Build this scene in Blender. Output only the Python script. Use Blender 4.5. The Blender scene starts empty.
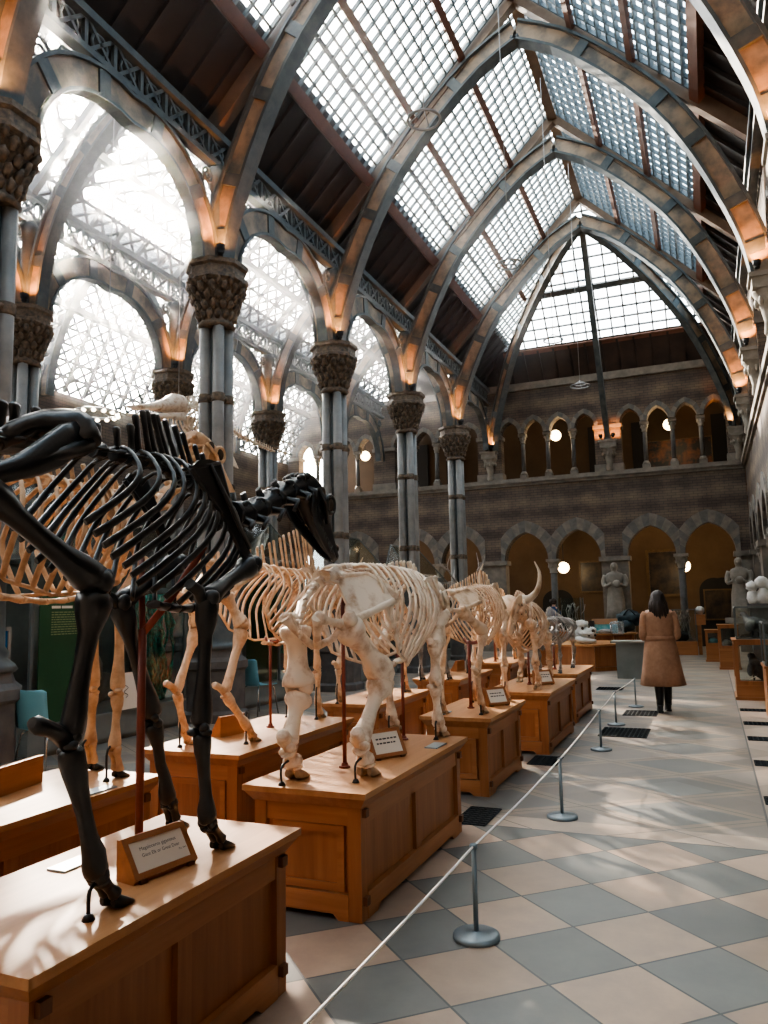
import bpy, bmesh, math, random
from mathutils import Vector, Matrix, noise
V = Vector
RND = random.Random(11)
SC = bpy.context.scene
COL = SC.collection
PI = math.pi

# ------------------------------------------------------------------ mesh builder
class MB:
    def __init__(s): s.v = []; s.f = []; s.m = []; s.sm = []
    def add(s, vs, fs, mat=0, smooth=False):
        o = len(s.v); s.v += [V(p) for p in vs]
        for f in fs: s.f.append([o + i for i in f]); s.m.append(mat); s.sm.append(smooth)
    def box(s, x0, x1, y0, y1, z0, z1, mat=0):
        s.add([(x0,y0,z0),(x1,y0,z0),(x1,y1,z0),(x0,y1,z0),(x0,y0,z1),(x1,y0,z1),(x1,y1,z1),(x0,y1,z1)],
              [(0,3,2,1),(4,5,6,7),(0,1,5,4),(1,2,6,5),(2,3,7,6),(3,0,4,7)], mat)
    def frustum(s, x0, x1, y0, y1, z0, z1, d, mat=0):
        s.add([(x0,y0,z0),(x1,y0,z0),(x1,y1,z0),(x0,y1,z0),(x0+d,y0+d,z1),(x1-d,y0+d,z1),(x1-d,y1-d,z1),(x0+d,y1-d,z1)],
              [(0,3,2,1),(4,5,6,7),(0,1,5,4),(1,2,6,5),(2,3,7,6),(3,0,4,7)], mat)
    def bar(s, p0, p1, w, h, up=(0,0,1), mat=0):
        p0, p1 = V(p0), V(p1); t = (p1-p0).normalized(); u = V(up)
        a = t.cross(u)
        if a.length < 1e-4: a = t.cross(V((1,0,0)))
        a.normalize(); b = a.cross(t).normalized(); a = a*w/2; b = b*h/2
        s.add([p0-a-b,p0+a-b,p0+a+b,p0-a+b,p1-a-b,p1+a-b,p1+a+b,p1-a+b],
              [(0,1,2,3),(7,6,5,4),(0,4,5,1),(1,5,6,2),(2,6,7,3),(3,7,4,0)], mat)
    def tube(s, pts, rad, n=8, ref=None, mat=0, smooth=True, cap=True, jit=0.0):
        pts = [V(p) for p in pts]; N = len(pts)
        if not isinstance(rad, (list, tuple)): rad = [rad]*N
        elif len(rad) == 2 and N != 2: rad = [tuple(rad)]*N
        o = len(s.v); prev = None
        for i, p in enumerate(pts):
            t = (pts[min(i+1,N-1)] - pts[max(i-1,0)])
            if t.length < 1e-9: t = V((0,0,1))
            t.normalize()
            r0 = V(ref) if ref is not None else (prev if prev is not None else (V((0,0,1)) if abs(t.z) < .9 else V((1,0,0))))
            a = r0 - t*r0.dot(t)
            if a.length < 1e-5: a = V((1,0,0)) - t*t.x
            a.normalize(); b = t.cross(a); prev = a
            r = rad[i]; ra, rb = r if isinstance(r, (tuple, list)) else (r, r)
            for k in range(n):
                th = 2*PI*k/n
                q = p + a*ra*math.cos(th) + b*rb*math.sin(th)
                if jit: q = q + noise.noise_vector(q*28)*jit
                s.v.append(q)
        for i in range(N-1):
            for k in range(n):
                k2 = (k+1) % n
                s.f.append([o+i*n+k, o+i*n+k2, o+(i+1)*n+k2, o+(i+1)*n+k]); s.m.append(mat); s.sm.append(smooth)
        if cap:
            s.f.append([o+k for k in reversed(range(n))]); s.m.append(mat); s.sm.append(False)
            s.f.append([o+(N-1)*n+k for k in range(n)]); s.m.append(mat); s.sm.append(False)
    def lathe(s, c, prof, n=16, mat=0, smooth=True, lobes=0, amp=0, sx=1, sy=1):
        c = V(c); o = len(s.v)
        for r, z in prof:
            for k in range(n):
                th = 2*PI*k/n + PI/n
                rr = r*(1 + (amp*math.cos(lobes*th) if lobes else 0))
                s.v.append(c + V((rr*math.cos(th)*sx, rr*math.sin(th)*sy, z)))
        N = len(prof)
        for i in range(N-1):
            for k in range(n):
                k2 = (k+1) % n
                s.f.append([o+i*n+k, o+i*n+k2, o+(i+1)*n+k2, o+(i+1)*n+k]); s.m.append(mat); s.sm.append(smooth)
        s.f.append([o+k for k in reversed(range(n))]); s.m.append(mat); s.sm.append(False)
        s.f.append([o+(N-1)*n+k for k in range(n)]); s.m.append(mat); s.sm.append(False)
    def ball(s, c, r, n=10, m=6, mat=0, rot=None, jit=0.0):
        c = V(c); r = r if isinstance(r, (tuple, list)) else (r, r, r); o = len(s.v)
        rings = []
        for i in range(m+1):
            ph = PI*i/m
            if i in (0, m): ring = [V((0,0,math.cos(ph)*r[2]))]
            else: ring = [V((math.sin(ph)*math.cos(2*PI*k/n)*r[0], math.sin(ph)*math.sin(2*PI*k/n)*r[1], math.cos(ph)*r[2])) for k in range(n)]
            if rot is not None: ring = [rot @ q for q in ring]
            ring = [c+q for q in ring]
            if jit: ring = [q + noise.noise_vector(q*25)*jit for q in ring]
            rings.append((len(s.v), len(ring))); s.v += ring
        for i in range(m):
            (a, na), (b, nb) = rings[i], rings[i+1]
            for k in range(n):
                k2 = (k+1) % n
                if na == 1: f = [a, b+k, b+k2]
                elif nb == 1: f = [a+k, b, a+k2]
                else: f = [a+k, b+k, b+k2, a+k2]
                s.f.append(f); s.m.append(mat); s.sm.append(True)
    def plate(s, poly, thick, nrm, mat=0):
        nrm = V(nrm).normalized()*thick/2; P = [V(p) for p in poly]; n = len(P)
        s.add([p-nrm for p in P]+[p+nrm for p in P],
              [list(reversed(range(n))), list(range(n, 2*n))] + [[i, (i+1) % n, n+(i+1) % n, n+i] for i in range(n)], mat)
    def loft(s, rings, mat=0, smooth=True, cap=True):
        o = len(s.v); n = len(rings[0])
        for r in rings: s.v += [V(p) for p in r]
        for i in range(len(rings)-1):
            for k in range(n):
                k2 = (k+1) % n
                s.f.append([o+i*n+k, o+i*n+k2, o+(i+1)*n+k2, o+(i+1)*n+k]); s.m.append(mat); s.sm.append(smooth)
        if cap:
            s.f.append([o+k for k in reversed(range(n))]); s.m.append(mat); s.sm.append(False)
            s.f.append([o+(len(rings)-1)*n+k for k in range(n)]); s.m.append(mat); s.sm.append(False)
    def xf(s, M):
        s.v = [M @ p for p in s.v]; return s
    def build(s, name, mats, parent=None, local=False):
        me = bpy.data.meshes.new(name)
        off = V((0,0,0))
        if parent is not None and not local:
            p = parent
            while p is not None: off = off + p.location; p = p.parent
        me.from_pydata([tuple(p-off) for p in s.v], [], s.f)
        for mm in (mats if isinstance(mats, (list, tuple)) else [mats]): me.materials.append(mm)
        me.polygons.foreach_set('material_index', s.m); me.polygons.foreach_set('use_smooth', s.sm)
        me.update()
        o = bpy.data.objects.new(name, me); COL.objects.link(o)
        if parent is not None: o.parent = parent
        return o

def tag(o, label=None, cat=None, group=None, kind=None):
    if label: o['label'] = label
    if cat: o['category'] = cat
    if group: o['group'] = group
    if kind: o['kind'] = kind
    return o
def thing(name, label, cat, loc=(0,0,0), group=None):
    o = bpy.data.objects.new(name, None); COL.objects.link(o); o.location = loc; o.empty_display_size = .1
    return tag(o, label, cat, group)
def struct(mb, name, mats, parent=None):
    o = mb.build(name, mats, parent)
    if parent is None: o['kind'] = 'structure'
    return o
def copy_tree(o, parent=None):
    c = o.copy(); COL.objects.link(c)
    if parent is not None: c.parent = parent; c.matrix_parent_inverse = o.matrix_parent_inverse.copy()
    for ch in list(o.children):
        if ch.type != 'LIGHT': copy_tree(ch, c)
    return c
def smooth_pts(P, n):
    """catmull-rom resample of control points"""
    P = [V(p) for p in P]
    if len(P) == 2: return [P[0].lerp(P[1], i/(n-1)) for i in range(n)]
    Q = [P[0]*2-P[1]] + P + [P[-1]*2-P[-2]]; out = []
    L = len(P)-1
    for i in range(n):
        u = i/(n-1)*L; k = min(int(u), L-1); t = u-k
        a, b, c, d = Q[k], Q[k+1], Q[k+2], Q[k+3]
        out.append(.5*((2*b)+(c-a)*t+(2*a-5*b+4*c-d)*t*t+(3*b-a-3*c+d)*t**3))
    return out
def lin(tab, t):
    if t <= tab[0][0]: return tab[0][1]
    for (a, x), (b, y) in zip(tab, tab[1:]):
        if t <= b: return x + (y-x)*(t-a)/(b-a)
    return tab[-1][1]

# ------------------------------------------------------------------ materials
def nt(name):
    m = bpy.data.materials.new(name); m.use_nodes = True
    n = m.node_tree; n.nodes.clear(); return m, n
def N(t, typ, **kw):
    n = t.nodes.new(typ)
    for k, v in kw.items():
        if k.startswith('i_'):
            key = k[2:]
            n.inputs[int(key) if key.isdigit() else key.replace('_', ' ')].default_value = v
        else: setattr(n, k, v)
    return n
def ramp(t, fac, stops):
    r = N(t, 'ShaderNodeValToRGB'); e = r.color_ramp.elements
    while len(e) < len(stops): e.new(.5)
    for el, (p, c) in zip(e, stops): el.position = p; el.color = (*c, 1)
    t.links.new(fac, r.inputs[0]); return r.outputs[0]
def mat(name, c1, c2=None, scale=6, rough=.5, metal=0, bump=0, stretch=(1,1,1), detail=4, contrast=(.35,.7), spec=.5, emis=None, estr=0, coat=0):
    m, t = nt(name); L = t.links
    out = N(t, 'ShaderNodeOutputMaterial'); b = N(t, 'ShaderNodeBsdfPrincipled')
    b.inputs['Roughness'].default_value = rough; b.inputs['Metallic'].default_value = metal
    b.inputs['Specular IOR Level'].default_value = spec; b.inputs['Coat Weight'].default_value = coat
    L.new(b.outputs[0], out.inputs[0])
    if c2 is None: b.inputs['Base Color'].default_value = (*c1, 1)
    tc = N(t, 'ShaderNodeTexCoord'); mp = N(t, 'ShaderNodeMapping'); mp.inputs['Scale'].default_value = stretch
    L.new(tc.outputs['Object'], mp.inputs[0])
    ns = N(t, 'ShaderNodeTexNoise', i_Scale=scale, i_Detail=detail, i_Roughness=.6); L.new(mp.outputs[0], ns.inputs['Vector'])
    if c2 is not None:
        L.new(ramp(t, ns.outputs['Fac'], [(contrast[0], c1), (contrast[1], c2)]), b.inputs['Base Color'])
    if bump:
        bp = N(t, 'ShaderNodeBump', i_Strength=bump, i_Distance=.01); L.new(ns.outputs['Fac'], bp.inputs['Height']); L.new(bp.outputs[0], b.inputs['Normal'])
    if emis: b.inputs['Emission Color'].default_value = (*emis, 1); b.inputs['Emission Strength'].default_value = estr
    return m
def glass(name, tint, trans, gloss=.08, diff=0.0, rough=.05, tcol=(1,1,1)):
    m, t = nt(name); L = t.links; out = N(t, 'ShaderNodeOutputMaterial')
    tr = N(t, 'ShaderNodeBsdfTransparent'); tr.inputs[0].default_value = (*tint, 1)
    gl = N(t, 'ShaderNodeBsdfGlossy'); gl.inputs['Roughness'].default_value = rough
    fr = N(t, 'ShaderNodeFresnel', i_IOR=1.45)
    mx = N(t, 'ShaderNodeMixShader'); L.new(tr.outputs[0], mx.inputs[1]); L.new(gl.outputs[0], mx.inputs[2])
    if gloss:
        mu = N(t, 'ShaderNodeMath', operation='MULTIPLY_ADD'); L.new(fr.outputs[0], mu.inputs[0]); mu.inputs[1].default_value = .8; mu.inputs[2].default_value = gloss*.3; L.new(mu.outputs[0], mx.inputs[0])
    else: mx.inputs[0].default_value = 0
    last = mx.outputs[0]
    if diff:
        tl = N(t, 'ShaderNodeBsdfTranslucent'); tl.inputs[0].default_value = (*tcol, 1)
        m2 = N(t, 'ShaderNodeMixShader'); m2.inputs[0].default_value = diff
        L.new(last, m2.inputs[1]); L.new(tl.outputs[0], m2.inputs[2]); last = m2.outputs[0]
    L.new(last, out.inputs[0]); return m
def brick_mat(name, a, b, mortar, scale, axis='XZ'):
    m, t = nt(name); L = t.links; out = N(t, 'ShaderNodeOutputMaterial'); bs = N(t, 'ShaderNodeBsdfPrincipled'); bs.inputs['Roughness'].default_value = .85
    g = N(t, 'ShaderNodeNewGeometry'); sp = N(t, 'ShaderNodeSeparateXYZ'); L.new(g.outputs['Position'], sp.inputs[0])
    ad = N(t, 'ShaderNodeMath', operation='ADD'); L.new(sp.outputs[0], ad.inputs[0]); L.new(sp.outputs[1], ad.inputs[1])
    cb = N(t, 'ShaderNodeCombineXYZ'); L.new(ad.outputs[0], cb.inputs[0]); L.new(sp.outputs[2], cb.inputs[1])
    bk = N(t, 'ShaderNodeTexBrick', i_Scale=scale); bk.inputs['Color1'].default_value = (*a, 1); bk.inputs['Color2'].default_value = (*b, 1); bk.inputs['Mortar'].default_value = (*mortar, 1)
    bk.inputs['Brick Width'].default_value = .42; bk.inputs['Row Height'].default_value = .14; bk.inputs['Mortar Size'].default_value = .012
    L.new(cb.outputs[0], bk.inputs[0])
    wv = N(t, 'ShaderNodeMath', operation='MULTIPLY'); L.new(sp.outputs[2], wv.inputs[0]); wv.inputs[1].default_value = 9.0
    sn = N(t, 'ShaderNodeMath', operation='SINE'); L.new(wv.outputs[0], sn.inputs[0])
    ns = N(t, 'ShaderNodeTexNoise', i_Scale=1.6, i_Detail=5); L.new(g.outputs['Position'], ns.inputs['Vector'])
    ma = N(t, 'ShaderNodeMath', operation='MULTIPLY_ADD'); L.new(sn.outputs[0], ma.inputs[0]); ma.inputs[1].default_value = .16; L.new(ns.outputs['Fac'], ma.inputs[2])
    cr = ramp(t, ma.outputs[0], [(.3, (.55,.55,.58)), (.75, (1.25,1.2,1.1))])
    mx = N(t, 'ShaderNodeMix', data_type='RGBA', blend_type='MULTIPLY'); mx.inputs[0].default_value = 1
    L.new(bk.outputs[0], mx.inputs[6]); L.new(cr, mx.inputs[7]); L.new(mx.outputs[2], bs.inputs['Base Color']); L.new(bs.outputs[0], out.inputs[0])
    return m
def wood(name, c1, c2, axis, rough=.42):
    st = {'x': (.6,9,9), 'y': (9,.6,9), 'z': (9,9,.6)}[axis]
    return mat(name, c1, c2, scale=1.7, rough=rough, stretch=st, detail=7, contrast=(.3,.72), bump=.05)

M = {}
W1, W2 = (.275,.103,.034), (.42,.18,.068)
M['wood_x'] = wood('oak_x', W1, W2, 'x'); M['wood_y'] = wood('oak_y', W1, W2, 'y'); M['wood_z'] = wood('oak_z', (.235,.085,.027), (.375,.15,.055), 'z')
M['wood_top'] = wood('oak_top', (.34,.155,.058), (.47,.235,.10), 'y', .45); M['wood_top'].node_tree.nodes['Principled BSDF'].inputs['Specular IOR Level'].default_value = .28
M['wood_dark'] = wood('oak_dark', (.10,.04,.014), (.16,.065,.024), 'y')
M['peg'] = mat('peg', (.13,.048,.018), rough=.5)
M['bone'] = mat('bone', (.46,.26,.14), (.76,.56,.39), scale=9, detail=9, rough=.55, bump=.2, contrast=(.33,.56))
M['bone_white'] = mat('bone_white', (.48,.30,.18), (.80,.66,.52), scale=9, detail=9, rough=.5, bump=.2, contrast=(.33,.53))
M['bone_tan'] = mat('bone_tan', (.40,.22,.11), (.70,.48,.30), scale=9, detail=9, rough=.6, bump=.12, contrast=(.3,.65))
M['bone_grey'] = mat('bone_grey', (.16,.15,.14), (.46,.42,.38), scale=7, rough=.6, bump=.12)
M['bone_dark'] = mat('bone_dark', (.005,.007,.009), (.018,.022,.026), scale=9, rough=.30, bump=.3, spec=.6)
M['hoof_dark'] = mat('hoof_dark', (.008,.012,.014), rough=.3)
M['hoof_tan'] = mat('hoof_tan', (.30,.19,.11), (.5,.34,.2), scale=20, rough=.6)
M['socket'] = mat('socket', (.05,.032,.02), rough=.9)
M['post_red'] = mat('post_red', (.16,.032,.018), (.22,.05,.028), scale=8, rough=.4)
M['rod'] = mat('rod_black', (.01,.01,.01), rough=.4)
M['horn'] = mat('horn', (.30,.20,.11), (.78,.68,.55), scale=3, rough=.45)
M['steel'] = mat('steel_grey', (.16,.20,.22), (.22,.26,.28), scale=3, rough=.38, metal=.35)
M['rope'] = mat('rope_white', (.75,.72,.68), rough=.7)
M['paper'] = mat('paper', (.78,.70,.60), rough=.7)
M['ink'] = mat('ink', (.05,.045,.045), rough=.8)
M['plaque'] = mat('plaque', (.30,.36,.40), rough=.35, metal=.4)
M['iron'] = mat('iron_bluegrey', (.055,.072,.08), (.11,.125,.125), scale=5, rough=.5)
M['iron_dark'] = mat('iron_dark', (.035,.047,.055), (.07,.082,.085), scale=5, rough=.55)
M['shaft'] = mat('shaft_grey', (.20,.20,.195), (.30,.29,.275), scale=3, rough=.45, metal=.0)
M['capital'] = mat('capital_iron', (.07,.06,.05), (.23,.165,.11), scale=14, rough=.6, bump=.3)
M['ribweb'] = mat('rib_paint', (.13,.12,.105), (.36,.27,.19), scale=2.6, rough=.6, contrast=(.38,.62), detail=6)
M['board'] = mat('roof_board', (.026,.021,.020), (.046,.034,.029), scale=2, rough=.7, stretch=(1,1,1))
M['purlin'] = mat('purlin_red', (.10,.042,.026), (.15,.065,.04), scale=3, rough=.6)
M['rafter'] = mat('rafter_brown', (.13,.09,.062), (.20,.14,.095), scale=3, rough=.6)
M['glazebar'] = mat('glazing_bar', (.13,.16,.175), rough=.5)
M['glazebar_dark'] = mat('glazing_bar_dark', (.07,.08,.085), rough=.5)
M['brick'] = brick_mat('brick_brown', (.155,.125,.105), (.19,.15,.12), (.09,.08,.075), 1.6)
M['stone'] = mat('stone_buff', (.17,.155,.135), (.27,.24,.205), scale=4, rough=.8, bump=.15)
M['stone_dark'] = mat('stone_grey', (.10,.10,.10), (.15,.145,.14), scale=5, rough=.8, bump=.15)
M['stone_mid'] = mat('stone_mid', (.13,.125,.118), (.19,.18,.165), scale=5, rough=.8, bump=.15)
M['stone_light'] = mat('stone_light', (.24,.22,.19), (.34,.31,.27), scale=6, rough=.8, bump=.2)
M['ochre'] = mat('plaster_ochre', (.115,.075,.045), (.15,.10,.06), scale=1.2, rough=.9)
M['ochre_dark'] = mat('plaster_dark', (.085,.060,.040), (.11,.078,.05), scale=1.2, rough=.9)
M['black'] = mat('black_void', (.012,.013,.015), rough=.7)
M['case_glass'] = glass('case_glass', (.86,.93,.93), .8, gloss=.1)
M['case_frame'] = mat('case_frame', (.09,.11,.11), (.12,.14,.14), scale=3, rough=.45)
M['skirt'] = mat('case_skirt', (.15,.17,.165), (.21,.23,.22), scale=2, rough=.55)
M['green'] = mat('banner_green', (.012,.062,.022), (.018,.082,.03), scale=1.5, rough=.7)
M['blue'] = mat('board_blue', (.0,.12,.30), rough=.6)
M['chair'] = mat('chair_blue', (.15,.40,.50), rough=.45)
M['chrome'] = mat('chrome', (.5,.5,.5), rough=.25, metal=1)
M['teal'] = mat('teal_weed', (.0,.12,.10), (.0,.42,.34), scale=18, rough=.5)
M['coat'] = mat('coat_camel', (.30,.165,.098), (.38,.215,.132), scale=14, rough=.85, bump=.1)
M['case_back'] = mat('case_back', (.10,.11,.105), (.20,.20,.18), scale=1.3, rough=.7)  # mottled grey, lightened to put the glass reflections into the panel
M['hair'] = mat('hair_brown', (.018,.011,.008), (.04,.025,.018), scale=30, rough=.5, stretch=(1,1,.15))
M['skin'] = mat('skin', (.55,.33,.24), rough=.55)
M['boot'] = mat('boot_black', (.012,.014,.016), rough=.4)
M['jumper'] = mat('jumper_blue', (.02,.06,.15), rough=.8)
M['white_plaster'] = mat('white_plaster', (.55,.54,.51), (.75,.73,.69), scale=6, rough=.7, bump=.1)
M['dark_fur'] = mat('dark_fur', (.012,.014,.016), (.06,.065,.068), scale=26, rough=.6, bump=.4)
M['pale_fur'] = mat('pale_fur', (.25,.24,.22), (.5,.48,.44), scale=16, rough=.8, bump=.3)
M['lamp'] = mat('lamp_globe', (1,.85,.6), emis=(1,.74,.42), estr=9)
M['bulb'] = mat('lamp_bulb', (1,.9,.8), emis=(1,.8,.6), estr=8)
M['grate'] = mat('grate_iron', (.006,.010,.013), (.014,.02,.023), scale=40, rough=.8, spec=.2)
M['cardboard'] = mat('cardboard', (.45,.27,.16), rough=.8)
M['turq'] = mat('turquoise_print', (.05,.42,.50), (.30,.62,.66), scale=9, rough=.6)
M['bag'] = mat('bag_navy', (.008,.02,.03), (.02,.05,.06), scale=8, rough=.55, bump=.3)
M['clear'] = glass('clear_plastic', (.75,.85,.9), .7, gloss=.3, diff=.2)
M['canvas'] = mat('canvas_dark', (.012,.012,.012), (.10,.065,.035), scale=2.5, rough=.35, contrast=(.4,.75))
M['canvas_red'] = mat('canvas_red', (.012,.012,.012), (.24,.075,.02), scale=1.6, rough=.4, contrast=(.45,.62))
M['frame_gold'] = mat('frame_gilt', (.10,.06,.025), (.16,.10,.04), scale=10, rough=.45)
M['wire'] = mat('wire', (.30,.30,.30), rough=.5)
M['roof_glass'] = glass('roof_glass', (.92,.97,1.0), .8, gloss=0, diff=.16, tcol=(.95,.98,1))
M['aisle_glass'] = glass('aisle_glass', (.95,.97,1.0), .8, gloss=0, diff=.16, tcol=(1,.99,.97))

def floor_mat():
    m, t = nt('floor_stone'); L = t.links
    def ma(op, a, b=None, c=None):
        n = N(t, 'ShaderNodeMath', operation=op)
        for i, x in enumerate((a, b, c)):
            if x is None: continue
            if isinstance(x, (int, float)): n.inputs[i].default_value = x
            else: L.new(x, n.inputs[i])
        return n.outputs[0]
    out = N(t, 'ShaderNodeOutputMaterial'); b = N(t, 'ShaderNodeBsdfPrincipled'); L.new(b.outputs[0], out.inputs[0])
    g = N(t, 'ShaderNodeNewGeometry'); sp = N(t, 'ShaderNodeSeparateXYZ'); L.new(g.outputs['Position'], sp.inputs[0])
    x, y = sp.outputs[0], sp.outputs[1]
    def grid(x0, y0, hx, hy):
        u = ma('DIVIDE', ma('SUBTRACT', x, x0), 2*hx); v = ma('DIVIDE', ma('SUBTRACT', y, y0), 2*hy)
        return ma('ADD', u, v), ma('SUBTRACT', u, v)
    def edge(a, w):   # near integer -> 1
        f = ma('ABSOLUTE', ma('SUBTRACT', ma('FRACT', a), .5)); return ma('GREATER_THAN', f, .5-w)
    a, c = grid(-.07, 5.33, .333, .315)
    fa, fc = ma('FLOOR', a), ma('FLOOR', c)
    par = ma('FLOORED_MODULO', ma('ADD', fa, fc), 2)            # columns of one colour
    seam = ma('MAXIMUM', edge(a, .012), edge(c, .012))
    # per-tile random
    cv = N(t, 'ShaderNodeCombineXYZ'); L.new(fa, cv.inputs[0]); L.new(fc, cv.inputs[1])
    wn = N(t, 'ShaderNodeTexWhiteNoise', noise_dimensions='2D'); L.new(cv.outputs[0], wn.inputs['Vector'])
    # far zone : larger diamonds, softer
    A, C = grid(-.36, 5.95, .666, .46)
    par2 = ma('FLOORED_MODULO', ma('ADD', ma('FLOOR', A), ma('FLOOR', C)), 2)
    band2 = ma('MAXIMUM', edge(A, .1), edge(C, .1))
    seam2 = ma('MAXIMUM', edge(A, .006), edge(C, .006))
    far = ma('GREATER_THAN', y, 5.66)
    strip = ma('MULTIPLY', ma('GREATER_THAN', y, 5.66), ma('LESS_THAN', y, 5.95))
    side = ma('GREATER_THAN', x, .275)
    left = ma('LESS_THAN', x, -3.9)
    crossseam = ma('LESS_THAN', ma('ABSOLUTE', ma('SUBTRACT', y, 5.66)), .008)
    sideseam = ma('LESS_THAN', ma('ABSOLUTE', ma('SUBTRACT', x, .275)), .008)
    def mix(f, A_, B_):
        n = N(t, 'ShaderNodeMix', data_type='RGBA'); 
        if isinstance(f, float): n.inputs[0].default_value = f
        else: L.new(f, n.inputs[0])
        for i, q in ((6, A_), (7, B_)):
            if isinstance(q, tuple): n.inputs[i].default_value = (*q, 1)
            else: L.new(q, n.inputs[i])
        return n.outputs[2]
    blue, cream = (.155,.160,.150), (.40,.295,.22)
    near = mix(par, cream, blue)
    farc = mix(par2, (.225,.195,.168), (.172,.172,.16))
    farc = mix(band2, farc, (.29,.235,.185))
    col = mix(far, near, farc)
    col = mix(strip, col, (.42,.33,.255))
    col = mix(side, col, (.38,.30,.235))
    ns = N(t, 'ShaderNodeTexNoise', i_Scale=2.6, i_Detail=8, i_Roughness=.7); L.new(g.outputs['Position'], ns.inputs['Vector'])
    v = ramp(t, ns.outputs['Fac'], [(.3, (.78,.78,.80)), (.72, (1.16,1.14,1.1))])
    mm = N(t, 'ShaderNodeMix', data_type='RGBA', blend_type='MULTIPLY'); mm.inputs[0].default_value = 1; L.new(col, mm.inputs[6]); L.new(v, mm.inputs[7])
    tv = ma('MULTIPLY_ADD', wn.outputs['Value'], .38, .80)
    m3 = N(t, 'ShaderNodeVectorMath', operation='SCALE'); L.new(mm.outputs[2], m3.inputs[0]); L.new(tv, m3.inputs['Scale'])
    sm = ma('ADD', ma('MULTIPLY', ma('SUBTRACT', 1, far), seam), ma('MULTIPLY', far, seam2))
    sm = ma('MAXIMUM', ma('MULTIPLY', sm, ma('SUBTRACT', 1, side)), ma('MAXIMUM', ma('MULTIPLY', crossseam, ma('SUBTRACT', 1, side)), sideseam))
    fin = mix(sm, m3.outputs[0], (.07,.075,.075))
    L.new(fin, b.inputs['Base Color'])
    rr = ma('MULTIPLY_ADD', ns.outputs['Fac'], .25, .33); L.new(rr, b.inputs['Roughness'])
    return m
M['floor'] = floor_mat()

# ------------------------------------------------------------------ camera
def make_camera():
    f, cx, cy, roll, vp, H = 765., 384., 512., math.radians(1.2), (710., 600.), 1.6
    d = V((vp[0]-cx, cy-vp[1], f)).normalized()
    u = V((-math.sin(roll), math.cos(roll), 0)); b = -(u.dot(d))/d.z
    up = V((u.x, u.y, b)).normalized()
    x = d.cross(up)
    if x.x < 0: x = -x
    # rows of the rotation: world axes in camera coordinates (right, up, forward)
    right = V((x.x, d.x, up.x)); upw = V((x.y, d.y, up.y)); fwd = V((x.z, d.z, up.z))
    Mx = Matrix((( right.x, upw.x, -fwd.x, 0), (right.y, upw.y, -fwd.y, 0), (right.z, upw.z, -fwd.z, H), (0,0,0,1)))
    cam = bpy.data.cameras.new('camera'); o = bpy.data.objects.new('camera', cam); COL.objects.link(o)
    o.matrix_world = Mx
    cam.sensor_fit = 'HORIZONTAL'; cam.sensor_width = 36; cam.lens = 36*765/768; cam.clip_end = 300; cam.clip_start = .05
    SC.camera = o
make_camera()
# ================================================================== the hall
XL, XA, XW, XR, XC, YE, BAY = -6.88, -11.0, -15.15, 1.30, -2.79, 26.25, 4.13
YB = [22.10 - BAY*k for k in range(8)][::-1]      # bay lines, front to back
VIS = [y for y in YB if y > 5]                    # 5.58 9.71 13.84 17.97 22.10
ORD = ['first','second','third','fourth','fifth','sixth','seventh','eighth','ninth','tenth','eleventh','twelfth','thirteenth','fourteenth','fifteenth','sixteenth','seventeenth','eighteenth','nineteenth','twentieth','twenty-first','twenty-second','twenty-third','twenty-fourth']

b = MB(); b.box(XW-.2, 5, -7.2, 31, -.2, 0); struct(b, 'floor', M['floor'])

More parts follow.
